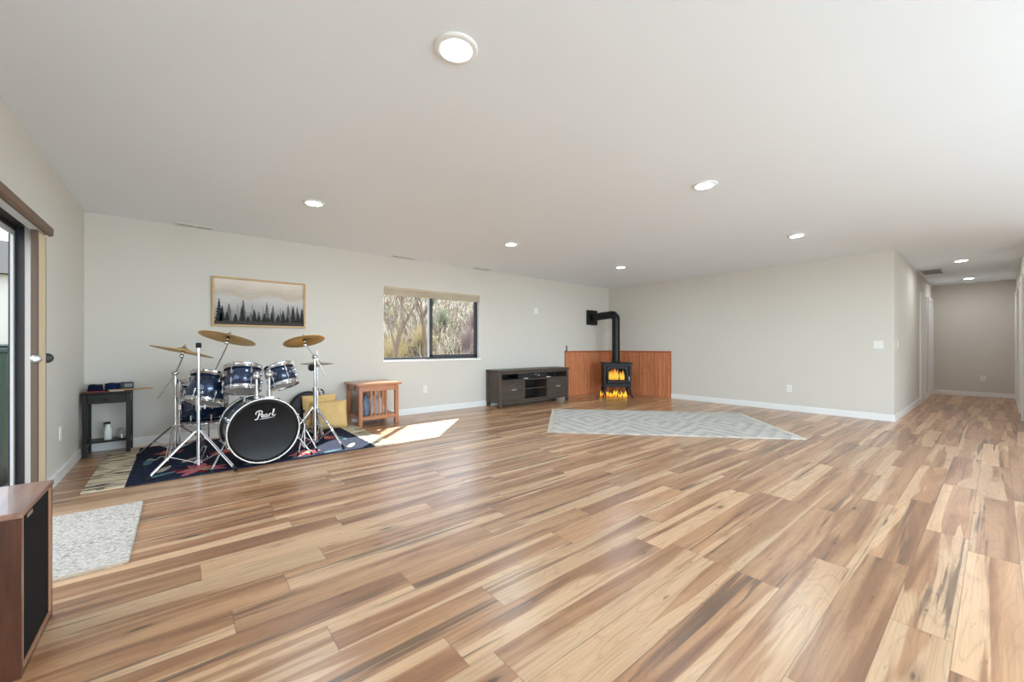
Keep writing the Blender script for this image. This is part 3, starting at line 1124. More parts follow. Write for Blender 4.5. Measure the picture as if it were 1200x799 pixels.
# --- bass drum
bx = Vector((.578, 4.222, .012 + RH + .292))
back = Vector((-.086, .996, 0)).normalized()
side = Vector((.996, .086, 0)).normalized()
t = thing('bass_drum', 'big blue bass drum with black front head and white script logo', 'drum', (bx.x + back.x * .18, bx.y + back.y * .18, RH))
X = Matrix.Translation(bx) @ Matrix(((side.x, 0, back.x, 0), (side.y, 0, back.y, 0), (0, 1, 0, 0), (0, 0, 0, 1)))
# local frame: x = to the right along the head, y = up, z = back into the drum


def bmb():
    m = MB(); m.X = X; return m


BR, BL = .276, .37
bmb().lathe([(BR - .012, .012), (BR, .012), (BR, BL), (BR - .012, BL)], n=72, closed=True).build('shell', M['shell'], t, world=True)
bmb().lathe([(BR + .003, .010), (BR - .004, .002), (BR - .016, .006), (0, .006)], n=64).build('front_head', M['head_black'], t, world=True)
bmb().lathe([(BR + .003, BL), (BR - .008, BL + .006), (0, BL + .004)], n=64).build('batter_head', M['head_clear'], t, world=True)
for z0, z1 in ((-.012, .030), (BL - .03, BL + .014)):
    bmb().lathe([(BR + .004, z0), (BR + .016, z0), (BR + .018, z0 + .004), (BR + .018, z1 - .004), (BR + .016, z1), (BR + .004, z1)], n=72, closed=True).build('hoop', M['hoop'], t, world=True)
for k in range(8):
    a = 2 * math.pi * (k + .5) / 8
    ca, sa = math.cos(a), math.sin(a)
    for zz, sg in ((-.012, 1), (BL + .014, -1)):
        m = bmb()
        m.tube([((BR + .010) * ca, (BR + .010) * sa, zz - sg * .004), ((BR + .024) * ca, (BR + .024) * sa, zz - sg * .004), ((BR + .026) * ca, (BR + .026) * sa, zz + sg * .03), ((BR + .020) * ca, (BR + .020) * sa, zz + sg * .045)], .007, 8)
        cl = m.build('claw', M['chrome'], t, world=True)
        m = bmb().rod(((BR + .024) * ca, (BR + .024) * sa, zz + sg * .01), ((BR + .018) * ca, (BR + .018) * sa, zz + sg * .125), .0035, 8)
        m.build('tension_rod', M['chrome'], cl, world=True)
        m = bmb()
        m.cone((BR * ca, BR * sa, zz + sg * .13), ((BR + .02) * ca, (BR + .02) * sa, zz + sg * .13), .014, .010, 12)
        m.rod(((BR + .016) * ca, (BR + .016) * sa, zz + sg * .108), ((BR + .016) * ca, (BR + .016) * sa, zz + sg * .152), .009, 10)
        m.build('lug', M['chrome'], t, world=True)
# spurs
for sx in (-1, 1):
    a = R(-18)
    p0 = Vector((sx * (BR + .004) * math.cos(a), BR * math.sin(a), .10))
    p1 = Vector((sx * (BR + .115), -.292, -.02))
    m = bmb()
    m.cone(p0 - Vector((sx * .01, 0, 0)), p0 + Vector((sx * .018, 0, 0)), .026, .020, 16)
    m.rod(p0 + Vector((sx * .012, 0, 0)), p1 + Vector((0, .02, 0)), .008, 12)
    sp_ = m.build('spur', M['chrome'], t, world=True)
    bmb().cone(p1 + Vector((0, .028, 0)), p1, .012, .008, 12).build('spur_tip', M['rubber'], sp_, world=True)
# twin tom holder on top
post1, post2 = Vector((.532, 4.36, 0)), Vector((.630, 4.345, 0))
m = MB()
mz = RH + .012 + .292 + BR
m.box((.505, 4.30, mz - .004), (.665, 4.41, mz + .012), .004)
m.rod((post1.x, post1.y, mz), (post1.x, post1.y, mz + .055), .019, 16).rod((post2.x, post2.y, mz), (post2.x, post2.y, mz + .055), .019, 16)
mt = m.build('tom_mount', M['chrome'], t, world=True)
for pp, tz, tgt in ((post1, .802, Vector((.50, 4.47, .80))), (post2, .812, Vector((.705, 4.44, .82)))):
    m = MB()
    m.rod((pp.x, pp.y, mz + .05), (pp.x, pp.y, tz), .0125, 14)
    m.rod((pp.x, pp.y, mz + .055), (pp.x, pp.y, mz + .075), .018, 14)
    m.build('tom_post', M['chrome'], mt, world=True)
    m = MB()
    hd = Vector((pp.x, pp.y, tz))
    m.lathe([(.0, -.030), (.022, -.028), (.034, -.010), (.034, .014), (.022, .030), (0, .032)], hd, (.3, -.9, .2), 20)
    m.ball(hd + Vector((0, .0, .012)), .030)
    m.rod(hd, tgt, .010, 12)
    m.rod(hd + Vector((-.02, -.02, .02)), hd + Vector((.03, -.03, .022)), .005, 8)
    m.build('ball_clamp', M['chrome'], mt, world=True)

# script logo on the front head, drawn as ribbons
def ribbon(m, pts, wds, z):
    n = len(pts)
    L, Rr = [], []
    for i in range(n):
        a, b = pts[max(i - 1, 0)], pts[min(i + 1, n - 1)]
        dx, dy = b[0] - a[0], b[1] - a[1]
        d = math.hypot(dx, dy) or 1
        nx, ny = -dy / d, dx / d
        L.append((pts[i][0] + nx * wds[i] / 2, pts[i][1] + ny * wds[i] / 2, z)); Rr.append((pts[i][0] - nx * wds[i] / 2, pts[i][1] - ny * wds[i] / 2, z))
    m.add(L + Rr, [(i, i + 1, n + i + 1, n + i) for i in range(n - 1)])


def smooth(pts, k=6):
    out = []
    for i in range(len(pts) - 1):
        p0, p1, p2, p3 = pts[max(i - 1, 0)], pts[i], pts[i + 1], pts[min(i + 2, len(pts) - 1)]
        for j in range(k):
            t_ = j / k
            out.append(tuple(.5 * ((2 * p1[q]) + (-p0[q] + p2[q]) * t_ + (2 * p0[q] - 5 * p1[q] + 4 * p2[q] - p3[q]) * t_ ** 2 + (-p0[q] + 3 * p1[q] - 3 * p2[q] + p3[q]) * t_ ** 3) for q in (0, 1)))
    out.append(pts[-1])
    return out


STROKES = [  # letter strokes in a 0..10 x 0..4 box
    ([(2.0, 3.6), (1.75, 2.6), (1.45, 1.2), (1.1, .45), (.5, .15), (.0, .35)], .42),          # P stem with foot curl
    ([(.55, 2.3), (.55, 3.2), (1.3, 3.85), (2.4, 3.95), (3.05, 3.4), (2.8, 2.6), (2.1, 2.05), (1.5, 2.0)], .36),   # P bowl
    ([(2.75, 1.3), (3.45, 1.55), (3.5, 2.0), (3.1, 2.15), (2.75, 1.6), (2.85, .95), (3.4, .8), (3.95, 1.15)], .30),  # e
    ([(5.05, 1.95), (4.5, 2.1), (4.05, 1.6), (4.15, .95), (4.6, .9), (5.0, 1.6), (5.1, 2.05), (4.95, 1.2), (5.2, .85), (5.6, 1.1)], .30),  # a
    ([(5.75, 2.0), (5.85, 1.4), (5.75, .8), (5.95, 1.6), (6.4, 2.1), (6.85, 1.95)], .30),      # r
    ([(7.0, 1.2), (7.6, 2.4), (7.95, 3.6), (7.75, 4.0), (7.5, 3.2), (7.35, 1.6), (7.55, .9), (8.1, 1.0), (8.5, 1.5)], .30),  # l
    ([(1.9, .05), (4.5, .12), (7.9, .25)], .22)]                                              # underline
m = bmb()
sc_ = .0195
for pts, wd in STROKES:
    q = smooth(pts)
    q = [((x - 4.2) * sc_ + .004, .135 + (y - 1.5) * sc_ + (x - 4.2) * sc_ * .05) for x, y in q]
    ww = [wd * sc_ * (1.0 if 2 < i < len(q) - 3 else .6) for i in range(len(q))]
    ribbon(m, q, ww, .0045)
m.build('script_logo', M['logo'], t, world=True)

# --- toms
drum('rack_tom', 'blue rack tom on the left side of the bass drum mount', (.452, 4.625, .762), (.06, .33, .94), .146, .215, 6, 'rack toms', ph=.35)
drum('rack_tom', 'smaller blue rack tom on the right side of the bass drum mount', (.768, 4.56, .778), (-.20, .33, .92), .122, .190, 6, 'rack toms', ph=.2)
t, X = drum('hanging_tom', 'tilted blue tom hung left of the bass drum behind the straight stand', (.187, 4.845, .668), (.24, .30, .92), .150, .262, 6, ph=.5)
m = MB().rod((.118, 4.395, .60), (.14, 4.70, .64), .010).rod((.105, 4.37, .57), (.105, 4.37, .63), .022, 14).ball((.142, 4.695, .641), .022)
m.build('mount_arm', M['chrome'], t, world=True)
t, X = drum('floor_tom', 'large dark blue floor tom on legs against the wall behind the tilted tom', (.190, 5.33, .485), (0.02, .05, 1), .205, .41, 8, ph=.2)
for a in (200, 320, 80):
    ca, sa = math.cos(R(a)), math.sin(R(a))
    p = Vector((.19 + .222 * ca, 5.33 + .222 * sa, 0))
    m = MB().rod((p.x, p.y, .56), (p.x, p.y, .10), .0062, 10).tube([(p.x, p.y, .10), (p.x + .01 * ca, p.y + .01 * sa, .05), (p.x + .03 * ca, p.y + .03 * sa, RH + .012)], .0062, 10)
    m.box((p.x - .018, p.y - .018, .43), (p.x + .018, p.y + .018, .49), .006)
    lg = m.build('leg', M['chrome'], t, world=True)
    MB().cone((p.x + .024 * ca, p.y + .024 * sa, RH + .02), (p.x + .034 * ca, p.y + .034 * sa, RH), .011, .013, 12).build('rubber_foot', M['rubber'], lg, world=True)


# --- stands and cymbals
def tripod(t, x, y, azs, rad, zc, zl, ztop, r0=.0125, r1=.0095, zj=None):
    """double-braced tripod with a two-stage pole"""
    zj = zj or (zc + (ztop - zc) * .45)
    m = MB().rod((x, y, zl - .03), (x, y, zj), r0, 16)
    m.build('lower_tube', M['chrome'], t, world=True)
    MB().rod((x, y, zj - .02), (x, y, ztop), r1, 14).build('upper_tube', M['chrome'], t, world=True)
    for z in (zc, zl):
        m = MB().rod((x, y, z - .018), (x, y, z + .018), r0 + .009, 18)
        for a in azs:
            d = Vector((math.cos(R(a)), math.sin(R(a)), 0))
            m.box((x + d.x * .024 - .011, y + d.y * .024 - .011, z - .012), (x + d.x * .024 + .011, y + d.y * .024 + .011, z + .012), .004)
        m.build('collar', M['chrome'], t, world=True)
    m = MB().rod((x, y, zj - .03), (x, y, zj + .022), r0 + .007, 16)
    m.rod((x, y, zj), (x + .045, y - .02, zj), .005, 8).rod((x + .042, y - .019, zj - .018), (x + .042, y - .019, zj + .018), .006, 8)
    m.build('height_clamp', M['chrome'], t, world=True)
    for a in azs:
        d = Vector((math.cos(R(a)), math.sin(R(a)), 0))
        n_ = Vector((-d.y, d.x, 0))
        c = Vector((x, y, 0))
        top = c + d * .028 + Vector((0, 0, zc))
        foot = c + d * rad + Vector((0, 0, RH + .018))
        m = MB()
        for s_ in (-1, 1):
            m.tube([top + n_ * s_ * .009, top.lerp(foot, .5) + n_ * s_ * .009, top.lerp(foot, .94) + n_ * s_ * .009], .0068, 8)
        m.rod(top.lerp(foot, .93) - n_ * .012, top.lerp(foot, .93) + n_ * .012, .007, 10)
        lg = m.build('leg', M['chrome'], t, world=True)
        mid = top.lerp(foot, .56)
        low = c + d * .028 + Vector((0, 0, zl))
        m = MB()
        for s_ in (-1, 1):
            m.rod(low + n_ * s_ * .014, mid + n_ * s_ * .014, .0042, 8)
        m.rod(mid - n_ * .017, mid + n_ * .017, .005, 8)
        m.build('brace', M['chrome'], lg, world=True)
        f0 = top.lerp(foot, .92)
        m = MB().cone(f0, foot, .012, .016, 14).cone(foot, foot - Vector((0, 0, .018)), .017, .015, 14)
        m.build('rubber_foot', M['rubber'], lg, world=True)


def tilter(t, p, ax, name='tilter'):
    """ratchet tilter, felts and wing nut under and over a cymbal at p whose axis is ax"""
    d, u, v = ortho(ax)
    p = Vector(p)
    m = MB().rod(p - d * .055, p + d * .045, .004, 10)
    m.lathe([(0, -.014), (.019, -.014), (.019, .014), (0, .014)], p - d * .062, u, 18)
    m.rod(p - d * .030, p - d * .022, .017, 16)
    o_ = m.build(name, M['chrome'], t, world=True)
    m = MB().rod(p - d * .022, p - d * .004, .016, 16).rod(p + d * .016, p + d * .028, .016, 16)
    m.build('felt', M['rubber'], o_, world=True)
    m = MB().rod(p + d * .030, p + d * .044, .009, 12)
    for s_ in (-1, 1):
        m.cone(p + d * .036 + u * s_ * .006, p + d * .050 + u * s_ * .022, .006, .004, 8)
    m.build('wing_nut', M['chrome'], o_, world=True)


def cymbal(label, p, ax, rad, mat='cymbal', group='bronze cymbals', cat='cymbal', bow=.022):
    t = thing('cymbal', label, cat, p, 0, group)
    d, u, v = ortho(ax)
    q = d.to_track_quat('Z', 'Y')
    t.rotation_euler = q.to_euler()
    b = rad * .22
    pr = [(rad, -bow - .0035), (rad * .7, -bow * .55 - .003), (b * 1.1, -.003), (b * .9, .004), (b * .5, .014), (.006, .018)]
    up = [(r_, h_ + .0025) for r_, h_ in pr[::-1]]
    MB().lathe(pr + up, n=72, closed=True).build('plate', M[mat], t)
    return t


# left boom stand with its ride cymbal
SX1, SY1 = -.05, 5.05
t = thing('boom_stand', 'chrome boom stand at the far left of the kit holding the low left cymbal', 'cymbal stand', (SX1, SY1, RH), 0)
tripod(t, SX1, SY1, (140, 260, 20), .36, .312, .085, .80, zj=.56)
piv = Vector((SX1, SY1, .815))
cl_p = Vector((.012, 4.88, 1.045))
cl_ax = Vector((.26, .06, 1))
dv = (cl_p - piv).normalized()
m = MB().rod(piv - dv * .02, cl_p - Vector((.0, 0, .055)), .006, 10)
m.rod(piv, piv + Vector((-.13, .03, -.235)), .0055, 10)
m.build('boom_arm', M['chrome'], t, world=True)
m = MB().lathe([(0, -.02), (.022, -.02), (.022, .02), (0, .02)], piv, (.6, .8, 0), 18).rod(piv - Vector((.04, -.03, 0)), piv - Vector((-.04, .03, 0)), .006, 8)
m.rod(piv - Vector((0, 0, .04)), piv, .012, 12)
m.build('boom_tilter', M['chrome'], t, world=True)
tilter(t, cl_p, cl_ax)
cymbal('golden cymbal at the far left of the drum kit, the lowest of the large ones', cl_p, cl_ax, .242)

# straight stand without a cymbal
SX2, SY2 = .110, 4.375
t = thing('straight_stand', 'chrome straight stand with black tip and no cymbal, front left of the kit', 'cymbal stand', (SX2, SY2, RH), 0)
tripod(t, SX2, SY2, (196.5, 316.5, 76.5), .335, .345, .085, 1.055, r0=.0145, r1=.0105, zj=.555)
m = MB().rod((SX2, SY2, 1.055), (SX2, SY2, 1.075), .004, 8)
m.rod((SX2, SY2, 1.035), (SX2, SY2, 1.052), .015, 12)
m.build('rod_tip', M['chrome'], t, world=True)
MB().lathe([(0, 0), (.017, 0), (.020, .008), (.020, .038), (.016, .044), (0, .044)], (SX2, SY2, 1.062), n=18).build('felt_cap', M['rubber'], t, world=True)

# middle cymbal on an arm clamped to the left stand
c2_p = Vector((.351, 4.775, 1.172))
c2_ax = Vector((.27, .17, 1))
low = Vector((.235, 5.02, .775))
t = thing('cymbal_holder', 'chrome cymbal arm rising from behind the tilted tom to the high middle cymbal', 'cymbal stand', low, 0)
MB().rod(low, c2_p - Vector((0, 0, .06)), .0055, 10).build('rod', M['chrome'], t, world=True)
m = MB().rod(low - Vector((0, 0, .03)), low + Vector((0, 0, .03)), .016, 14).rod(low, (SX1, SY1, .74), .008, 10).rod((SX1, SY1, .715), (SX1, SY1, .765), .024, 16)
m.build('clamp', M['chrome'], t, world=True)
tilter(t, c2_p, c2_ax)
cymbal('golden crash cymbal highest in the middle of the kit, under the picture', c2_p, c2_ax, .236)

# right stand, boom and small crash
SX4, SY4 = 1.085, 4.60
t = thing('boom_stand', 'chrome boom stand at the right of the bass drum holding the right crash cymbal', 'cymbal stand', (SX4, SY4, RH), 0)
tripod(t, SX4, SY4, (-52, 68, 188), .345, .425, .075, .95, r0=.0145, r1=.0105, zj=.62)
piv = Vector((SX4, SY4, .965))
c4_p = Vector((.985, 4.62, 1.150))
c4_ax = Vector((-.12, .33, 1))
m = MB().rod(piv, c4_p - Vector((-.012, 0, .06)), .006, 10).rod(piv, piv + Vector((.10, -.03, -.20)), .0055, 10)
m.build('boom_arm', M['chrome'], t, world=True)
m = MB().lathe([(0, -.02), (.022, -.02), (.022, .02), (0, .02)], piv, (.8, -.6, 0), 18).rod(piv - Vector((.045, 0, -.01)), piv + Vector((.045, 0, .01)), .006, 8).rod(piv - Vector((0, 0, .05)), piv, .013, 12)
m.build('boom_tilter', M['chrome'], t, world=True)
m = MB().lathe([(0, -.03), (.022, -.028), (.036, -.005), (.036, .012), (.022, .03), (0, .032)], (SX4 - .036, SY4 - .012, .850), (.9, -.3, .1), 18)
m.rod((SX4 - .03, SY4, .850), (SX4, SY4, .850), .007, 8)
m.build('counterweight', M['rubber'], t, world=True)
tilter(t, c4_p, c4_ax)
cymbal('golden crash cymbal at the right of the drum kit', c4_p, c4_ax, .198)

# hi-hat behind it
HX, HY = 1.245, 5.17
t = thing('hi_hat_stand', 'chrome hi-hat stand with pedal behind the right boom stand', 'cymbal stand', (HX, HY, RH), 0)
tripod(t, HX, HY, (30, 150, 270), .25, .30, .09, .86, zj=.52)
MB().rod((HX, HY, .86), (HX, HY, 1.02), .0032, 8).build('pull_rod', M['chrome'], t, world=True)
m = MB().box((HX - .045, HY + .03, RH + .02), (HX + .045, HY + .26, RH + .032), .006).box((HX - .05, HY + .24, RH), (HX + .05, HY + .28, RH + .03), .005)
m.rod((HX, HY, RH + .02), (HX, HY, .09), .006, 8)
m.build('pedal', M['steel'], t, world=True)
m = MB().rod((HX, HY, .905), (HX, HY, .945), .012, 12).rod((HX + .012, HY, .93), (HX + .04, HY, .93), .004, 8)
m.build('clutch', M['chrome'], t, world=True)
M['hatmetal'] = plain('grey_bronze', (206, 200, 188), .4, .9)
cymbal('upper thin grey hi-hat cymbal seen edge-on behind the right boom stand', (HX, HY, .888), (0.0, .02, 1), .178, 'hatmetal', 'hi-hat cymbals', bow=.018)
tt = cymbal('lower thin grey hi-hat cymbal seen edge-on behind the right boom stand', (HX, HY, .846), (0.0, .02, -1), .178, 'hatmetal', 'hi-hat cymbals', bow=.018)

# folded snare basket stand beside the bass drum
FX, FY = .945, 4.42
t = thing('snare_stand', 'low chrome snare stand with crossed legs beside the right of the bass drum', 'drum stand', (FX, FY, RH), 0)
MB().rod((FX, FY, RH + .05), (FX, FY, .30), .010, 12).build('pole', M['chrome'], t, world=True)
for a in (230, 350, 110):
    d = Vector((math.cos(R(a)), math.sin(R(a)), 0))
    p0 = Vector((FX, FY, .24)) + d * .015
    p1 = Vector((FX, FY, RH + .015)) + d * .115
    lg = MB().rod(p0, p1, .0055, 10).rod(Vector((FX, FY, .07)) + d * .01, p0.lerp(p1, .55), .004, 8).build('leg', M['chrome'], t, world=True)
    MB().cone(p0.lerp(p1, .92), p1 - Vector((0, 0, .013)), .009, .011, 10).build('rubber_foot', M['rubber'], lg, world=True)
for a in (200, 320, 80):
    d = Vector((math.cos(R(a)), math.sin(R(a)), 0))
    p0 = Vector((FX, FY, .30))
    p1 = p0 + d * .07 + Vector((0, 0, .10))
    ar = MB().rod(p0, p1, .0055, 8).build('basket_arm', M['chrome'], t, world=True)
    MB().rod(p1, p1 + Vector((0, 0, .03)), .009, 10).build('grip', M['rubber'], ar, world=True)


# ------------------------------------------------------------------ cushions, bag
def cushion(wd, ht, dp, puff=1.0, n=18):
    """square cushion standing upright: width x, depth y, height z (base at 0)"""
    m = MB()
    for sgn in (-1, 1):
        vs, fs = [], []
        for j in range(n + 1):
            for i in range(n + 1):
                u, v = 2 * i / n - 1, 2 * j / n - 1
                k = (1 - u ** 4) * (1 - v ** 4)
                pinch = 1 - .05 * (1 - (u * v) ** 2) * (abs(u) ** 6 + abs(v) ** 6) * .5
                vs.append((u * wd / 2 * pinch, sgn * (dp / 2) * (k ** .5) * puff + .004 * math.sin(7 * u + 3 * v), ht / 2 + v * ht / 2 * pinch))
        for j in range(n):
            for i in range(n):
                a = j * (n + 1) + i
                fs.append((a, a + 1, a + n + 2, a + n + 1))
        m.add(vs, fs, True)
    return m


t = thing('cushion', 'mustard yellow square cushion leaning in front of the other one, left of the oak table', 'cushion', (1.475, 5.47, RH), R(-4), 'yellow cushions')
m = cushion(.42, .36, .13)
rot = Matrix.Rotation(R(-8), 4, 'X')
m.v = [rot @ p for p in m.v]
zmin = min(p.z for p in m.v); m.v = [p - Vector((0, 0, zmin)) for p in m.v]
m.build('cover', M['yellow'], t)
t = thing('cushion', 'mustard yellow square cushion standing behind the front one, its top showing above', 'cushion', (1.40, 5.63, RH), R(3), 'yellow cushions')
m = cushion(.42, .43, .13)
m.v = [rot @ p for p in m.v]
zmin = min(p.z for p in m.v); m.v = [p - Vector((0, 0, zmin)) for p in m.v]
m.build('cover', M['yellow'], t)
t = thing('cymbal_bag', 'black round padded bag leaning on the wall behind the yellow cushions', 'bag', (1.29, 5.80, 0), 0)
m = MB().lathe([(0, -.03), (.20, -.03), (.235, -.015), (.235, .015), (.20, .03), (0, .03)], (0, .0, .245), (0, 1, -.06), 48)
m.build('body', M['black'], t)
m = MB().tube([(.06, -.02, .45), (.075, -.02, .49), (.12, -.02, .505), (.17, -.02, .485), (.185, -.02, .43)], .009, 8)
m.build('handle', M['rubber'], t)

# ------------------------------------------------------------------ oak end table with slats
t = thing('end_table', 'honey oak slatted end table under the far window beside the cushions', 'table', (2.075, 5.61, 0))
tx0, tx1, ty0, ty1, th = 1.80, 2.35, 5.355, 5.855, .575
MB().box((tx0 - .035, ty0 - .035, th - .028), (tx1 + .035, ty1 + .012, th), .005).build('tabletop', M['oak'], t, world=True)
lw = .05
for x in (tx0, tx1 - lw):
    for y in (ty0, ty1 - lw):
        MB().box((x, y, 0), (x + lw, y + lw, th - .028), .004).build('leg', M['oak_leg'], t, world=True)
m = MB().box((tx0 + lw, ty0 + .008, th - .105), (tx1 - lw, ty0 + .03, th - .028)).box((tx0 + lw, ty1 - .03, th - .105), (tx1 - lw, ty1 - .008, th - .028))
m.box((tx0 + .008, ty0 + lw, th - .105), (tx0 + .03, ty1 - lw, th - .028)).box((tx1 - .03, ty0 + lw, th - .105), (tx1 - .008, ty1 - lw, th - .028))
m.build('apron', M['oak'], t, world=True)
m = MB().box((tx0 + lw, ty0 + .010, .085), (tx1 - lw, ty0 + .032, .135)).box((tx0 + lw, ty1 - .032, .085), (tx1 - lw, ty1 - .010, .135))
m.box((tx0 + .010, ty0 + lw, .085), (tx0 + .032, ty1 - lw, .135)).box((tx1 - .032, ty0 + lw, .085), (tx1 - .010, ty1 - lw, .135))
m.build('stretcher', M['oak'], t, world=True)
MB().box((tx0 + .03, ty0 + .03, .118), (tx1 - .03, ty1 - .03, .134)).build('lower_shelf', M['oak'], t, world=True)
for y in (ty0 + .016, ty1 - .028):
    for i in range(5):
        x = tx0 + .16 + i * .052
        MB().box((x, y, .135), (x + .022, y + .012, th - .105), .002).build('slat', M['oak_leg'], t, world=True)
MB().lathe([(0, .003), (.022, .003), (.022, 0)], (tx0 + .008, ty0 + .19, th - .066), (-1, 0, 0), 18).build('pull_hole', M['slot'], t, world=True)


def bundle(name, label, c, sz, mat, seed, cat='cloth'):
    """crumpled cloth heap"""
    random.seed(seed)
    n, mrows = 28, 14
    ph = [random.uniform(0, 6.28) for _ in range(8)]
    vs, fs = [], []
    for j in range(mrows + 1):
        t_ = (math.pi * .5) * j / mrows
        for i in range(n):
            a = 2 * math.pi * i / n
            k = 1 + .10 * math.sin(5 * a + ph[0] + 2 * t_) + .07 * math.sin(9 * a + ph[1] - 3 * t_) + .05 * math.sin(14 * a + ph[2])
            vs.append((sz[0] * math.cos(t_) ** .55 * math.cos(a) * k, sz[1] * math.cos(t_) ** .55 * math.sin(a) * k, sz[2] * math.sin(t_) * (1 + .1 * math.sin(3 * a + ph[3]))))
    for j in range(mrows):
        for i in range(n):
            fs.append((j * n + i, j * n + (i + 1) % n, (j + 1) * n + (i + 1) % n, (j + 1) * n + i))
    fs.append(tuple(range(n))[::-1])
    o = MB().add(vs, fs, True).build(name, mat)
    o.location = c
    return tag(o, label, cat)


bundle('cloth_bundle', 'crumpled white cloth on the lower shelf of the oak table', (2.10, 5.62, .134), (.13, .13, .22), M['whitecloth'], 3)
bundle('cloth_bundle', 'crumpled blue-grey cloth at the left on the lower shelf of the oak table', (1.93, 5.55, .134), (.075, .12, .26), M['bluecloth'], 5)

# ------------------------------------------------------------------ black corner table and what is on it
t = thing('console_table', 'small black side table in the corner left of the drums', 'table', (-.575, 5.73, 0))
tx0, tx1, ty0, ty1, th = -.742, -.402, 5.585, 5.855, .628
MB().box((tx0 - .008, ty0 - .012, th - .02), (tx1 + .012, ty1 + .008, th), .004).build('tabletop', M['blackwood'], t, world=True)
lw = .034
for x in (tx0, tx1 - lw):
    for y in (ty0, ty1 - lw):
        MB().box((x, y, 0), (x + lw, y + lw, th - .02), .003).build('leg', M['blackwood'], t, world=True)
m = MB().box((tx0 + .006, ty1 - .024, th - .12), (tx1 - .006, ty1 - .006, th - .02))
m.box((tx0 + .006, ty0 + lw, th - .12), (tx0 + .022, ty1 - lw, th - .02)).box((tx1 - .022, ty0 + lw, th - .12), (tx1 - .006, ty1 - lw, th - .02))
m.build('apron', M['blackwood'], t, world=True)
dr = MB().box((tx0 + lw, ty0 + .004, th - .115), (tx1 - lw, ty0 + .022, th - .022), .003).build('drawer', M['blackwood'], t, world=True)
MB().lathe([(0, .018), (.009, .017), (.011, .010), (.005, .004), (.006, 0)], ((tx0 + tx1) / 2, ty0 + .004, th - .07), (0, -1, 0), 16).build('knob', M['black'], dr, world=True)
MB().box((tx0 + .010, ty0 + .05, .120), (tx1 - .010, ty1 - .012, .136), .002).build('lower_shelf', M['blackwood'], t, world=True)
m = MB().box((tx0 + .008, ty0 + lw, .085), (tx0 + .026, ty1 - lw, .121)).box((tx1 - .026, ty0 + lw, .085), (tx1 - .008, ty1 - lw, .121))
m.build('shelf_rail', M['blackwood'], t, world=True)


def folded(name, label, c, sx, sy, hz, rz, mat):
    t = thing(name, label, 'cloth', c, rz, 'folded navy cloths')
    m = MB()
    k = 3
    for i in range(k):
        z0 = hz * i / k
        q = 1 - .05 * i
        vs, fs = [], []
        n = 24
        for z_, s_ in ((z0, .94), (z0 + hz / k * .3, 1.0), (z0 + hz / k * .75, 1.0), (z0 + hz / k * .98, .93)):
            for a in range(n):
                an = 2 * math.pi * a / n
                c_, s2 = math.cos(an), math.sin(an)
                rr = 1 / (abs(c_) ** 4 + abs(s2) ** 4) ** .25
                vs.append((sx * q * s_ * rr * c_ * (1 + .03 * math.sin(an * 5 + i)), sy * q * s_ * rr * s2, z_ + .004 * math.sin(an * 3 + i)))
        for j in range(3):
            for a in range(n):
                fs.append((j * n + a, j * n + (a + 1) % n, (j + 1) * n + (a + 1) % n, (j + 1) * n + a))
        fs.append(tuple(range(3 * n, 4 * n))); fs.append(tuple(range(n))[::-1])
        m.add(vs, fs, True)
    m.v = [p + Vector((0, 0, .004)) for p in m.v]
    m.build('fold', mat, t)


folded('folded_cloth', 'dark navy folded cloth at the left on the black corner table', (-.665, 5.715, th), .055, .075, .060, .1, knit('dark_navy_cloth', [(.3, (18, 22, 40)), (.7, (28, 36, 62))], 60, 60, .3))
folded('folded_cloth', 'brighter navy blue folded cloth in the middle of the black corner table', (-.545, 5.735, th), .056, .075, .066, -.1, M['navy'])
t = thing('clock_radio', 'small black clock radio at the right on the black corner table', 'radio', (-.445, 5.80, th), R(4))
MB().box((-.052, -.035, .004), (.052, .035, .072), .005).build('case', M['black'], t)
MB().box((-.020, -.0365, .022), (.042, -.0345, .060), .001).build('display', M['lcd'], t)
m = MB()
for i in range(6):
    m.box((-.046, -.0365, .018 + i * .008), (-.026, -.0345, .021 + i * .008))
m.build('speaker_grille', M['slot'], t)
m = MB()
for x in (-.04, .04):
    m.box((x - .008, -.03, 0), (x + .008, .03, .004))
m.build('foot', M['rubber'], t)
for i, (dy, dz, lb) in enumerate(((0.0, 0, 'wooden drumstick lying nearest the front edge of the corner table, tip over its right side'), (.025, 0, 'wooden drumstick lying beside the radio, tip over the right side of the corner table'))):
    t = thing('drumstick', lb, 'drumstick', (-.41, 5.635 + dy * 1.2, th), R(4 + 5 * i), 'drumsticks on the corner table')
    MB().tube([(-.16, 0, .008), (-.155, 0, .008), (.08, 0, .008), (.14, 0, .008), (.158, 0, .008)], [.005, .0072, .0072, .005, .0034], 10).build('shaft', M['stick'], t)
    MB().ball((.166, 0, .008), .0052, (1.5, 1, 1), 10).build('tip', M['stick'], t)
o = MB().box((-.05, -.03, 0), (.05, .03, .004), .001).build('leaflet', M['paper']); o.location = (-.505, 5.615, th); o.rotation_euler = (0, 0, .2)
tag(o, 'small white paper leaflet at the front edge of the black corner table', 'paper')
o = MB().box((-.075, -.028, 0), (.075, .028, .006), .001).build('booklet', [M['redpaper']]); o.location = (-.655, 5.61, th); o.rotation_euler = (0, 0, -.08)
tag(o, 'thin red booklet at the front left of the black corner table', 'booklet')
t = thing('spray_bottle', 'white spray bottle with black trigger on the lower shelf of the corner table', 'bottle', (-.575, 5.70, .136))
m = MB()
pr = [(.0, 0), (.026, 0), (.029, .006), (.029, .085), (.026, .105), (.018, .128), (.013, .140), (.013, .155), (0, .155)]
m.lathe(pr, n=24); m.v = [Vector((p.x, p.y * .72, p.z)) for p in m.v]
m.build('bottle', M['white'], t)
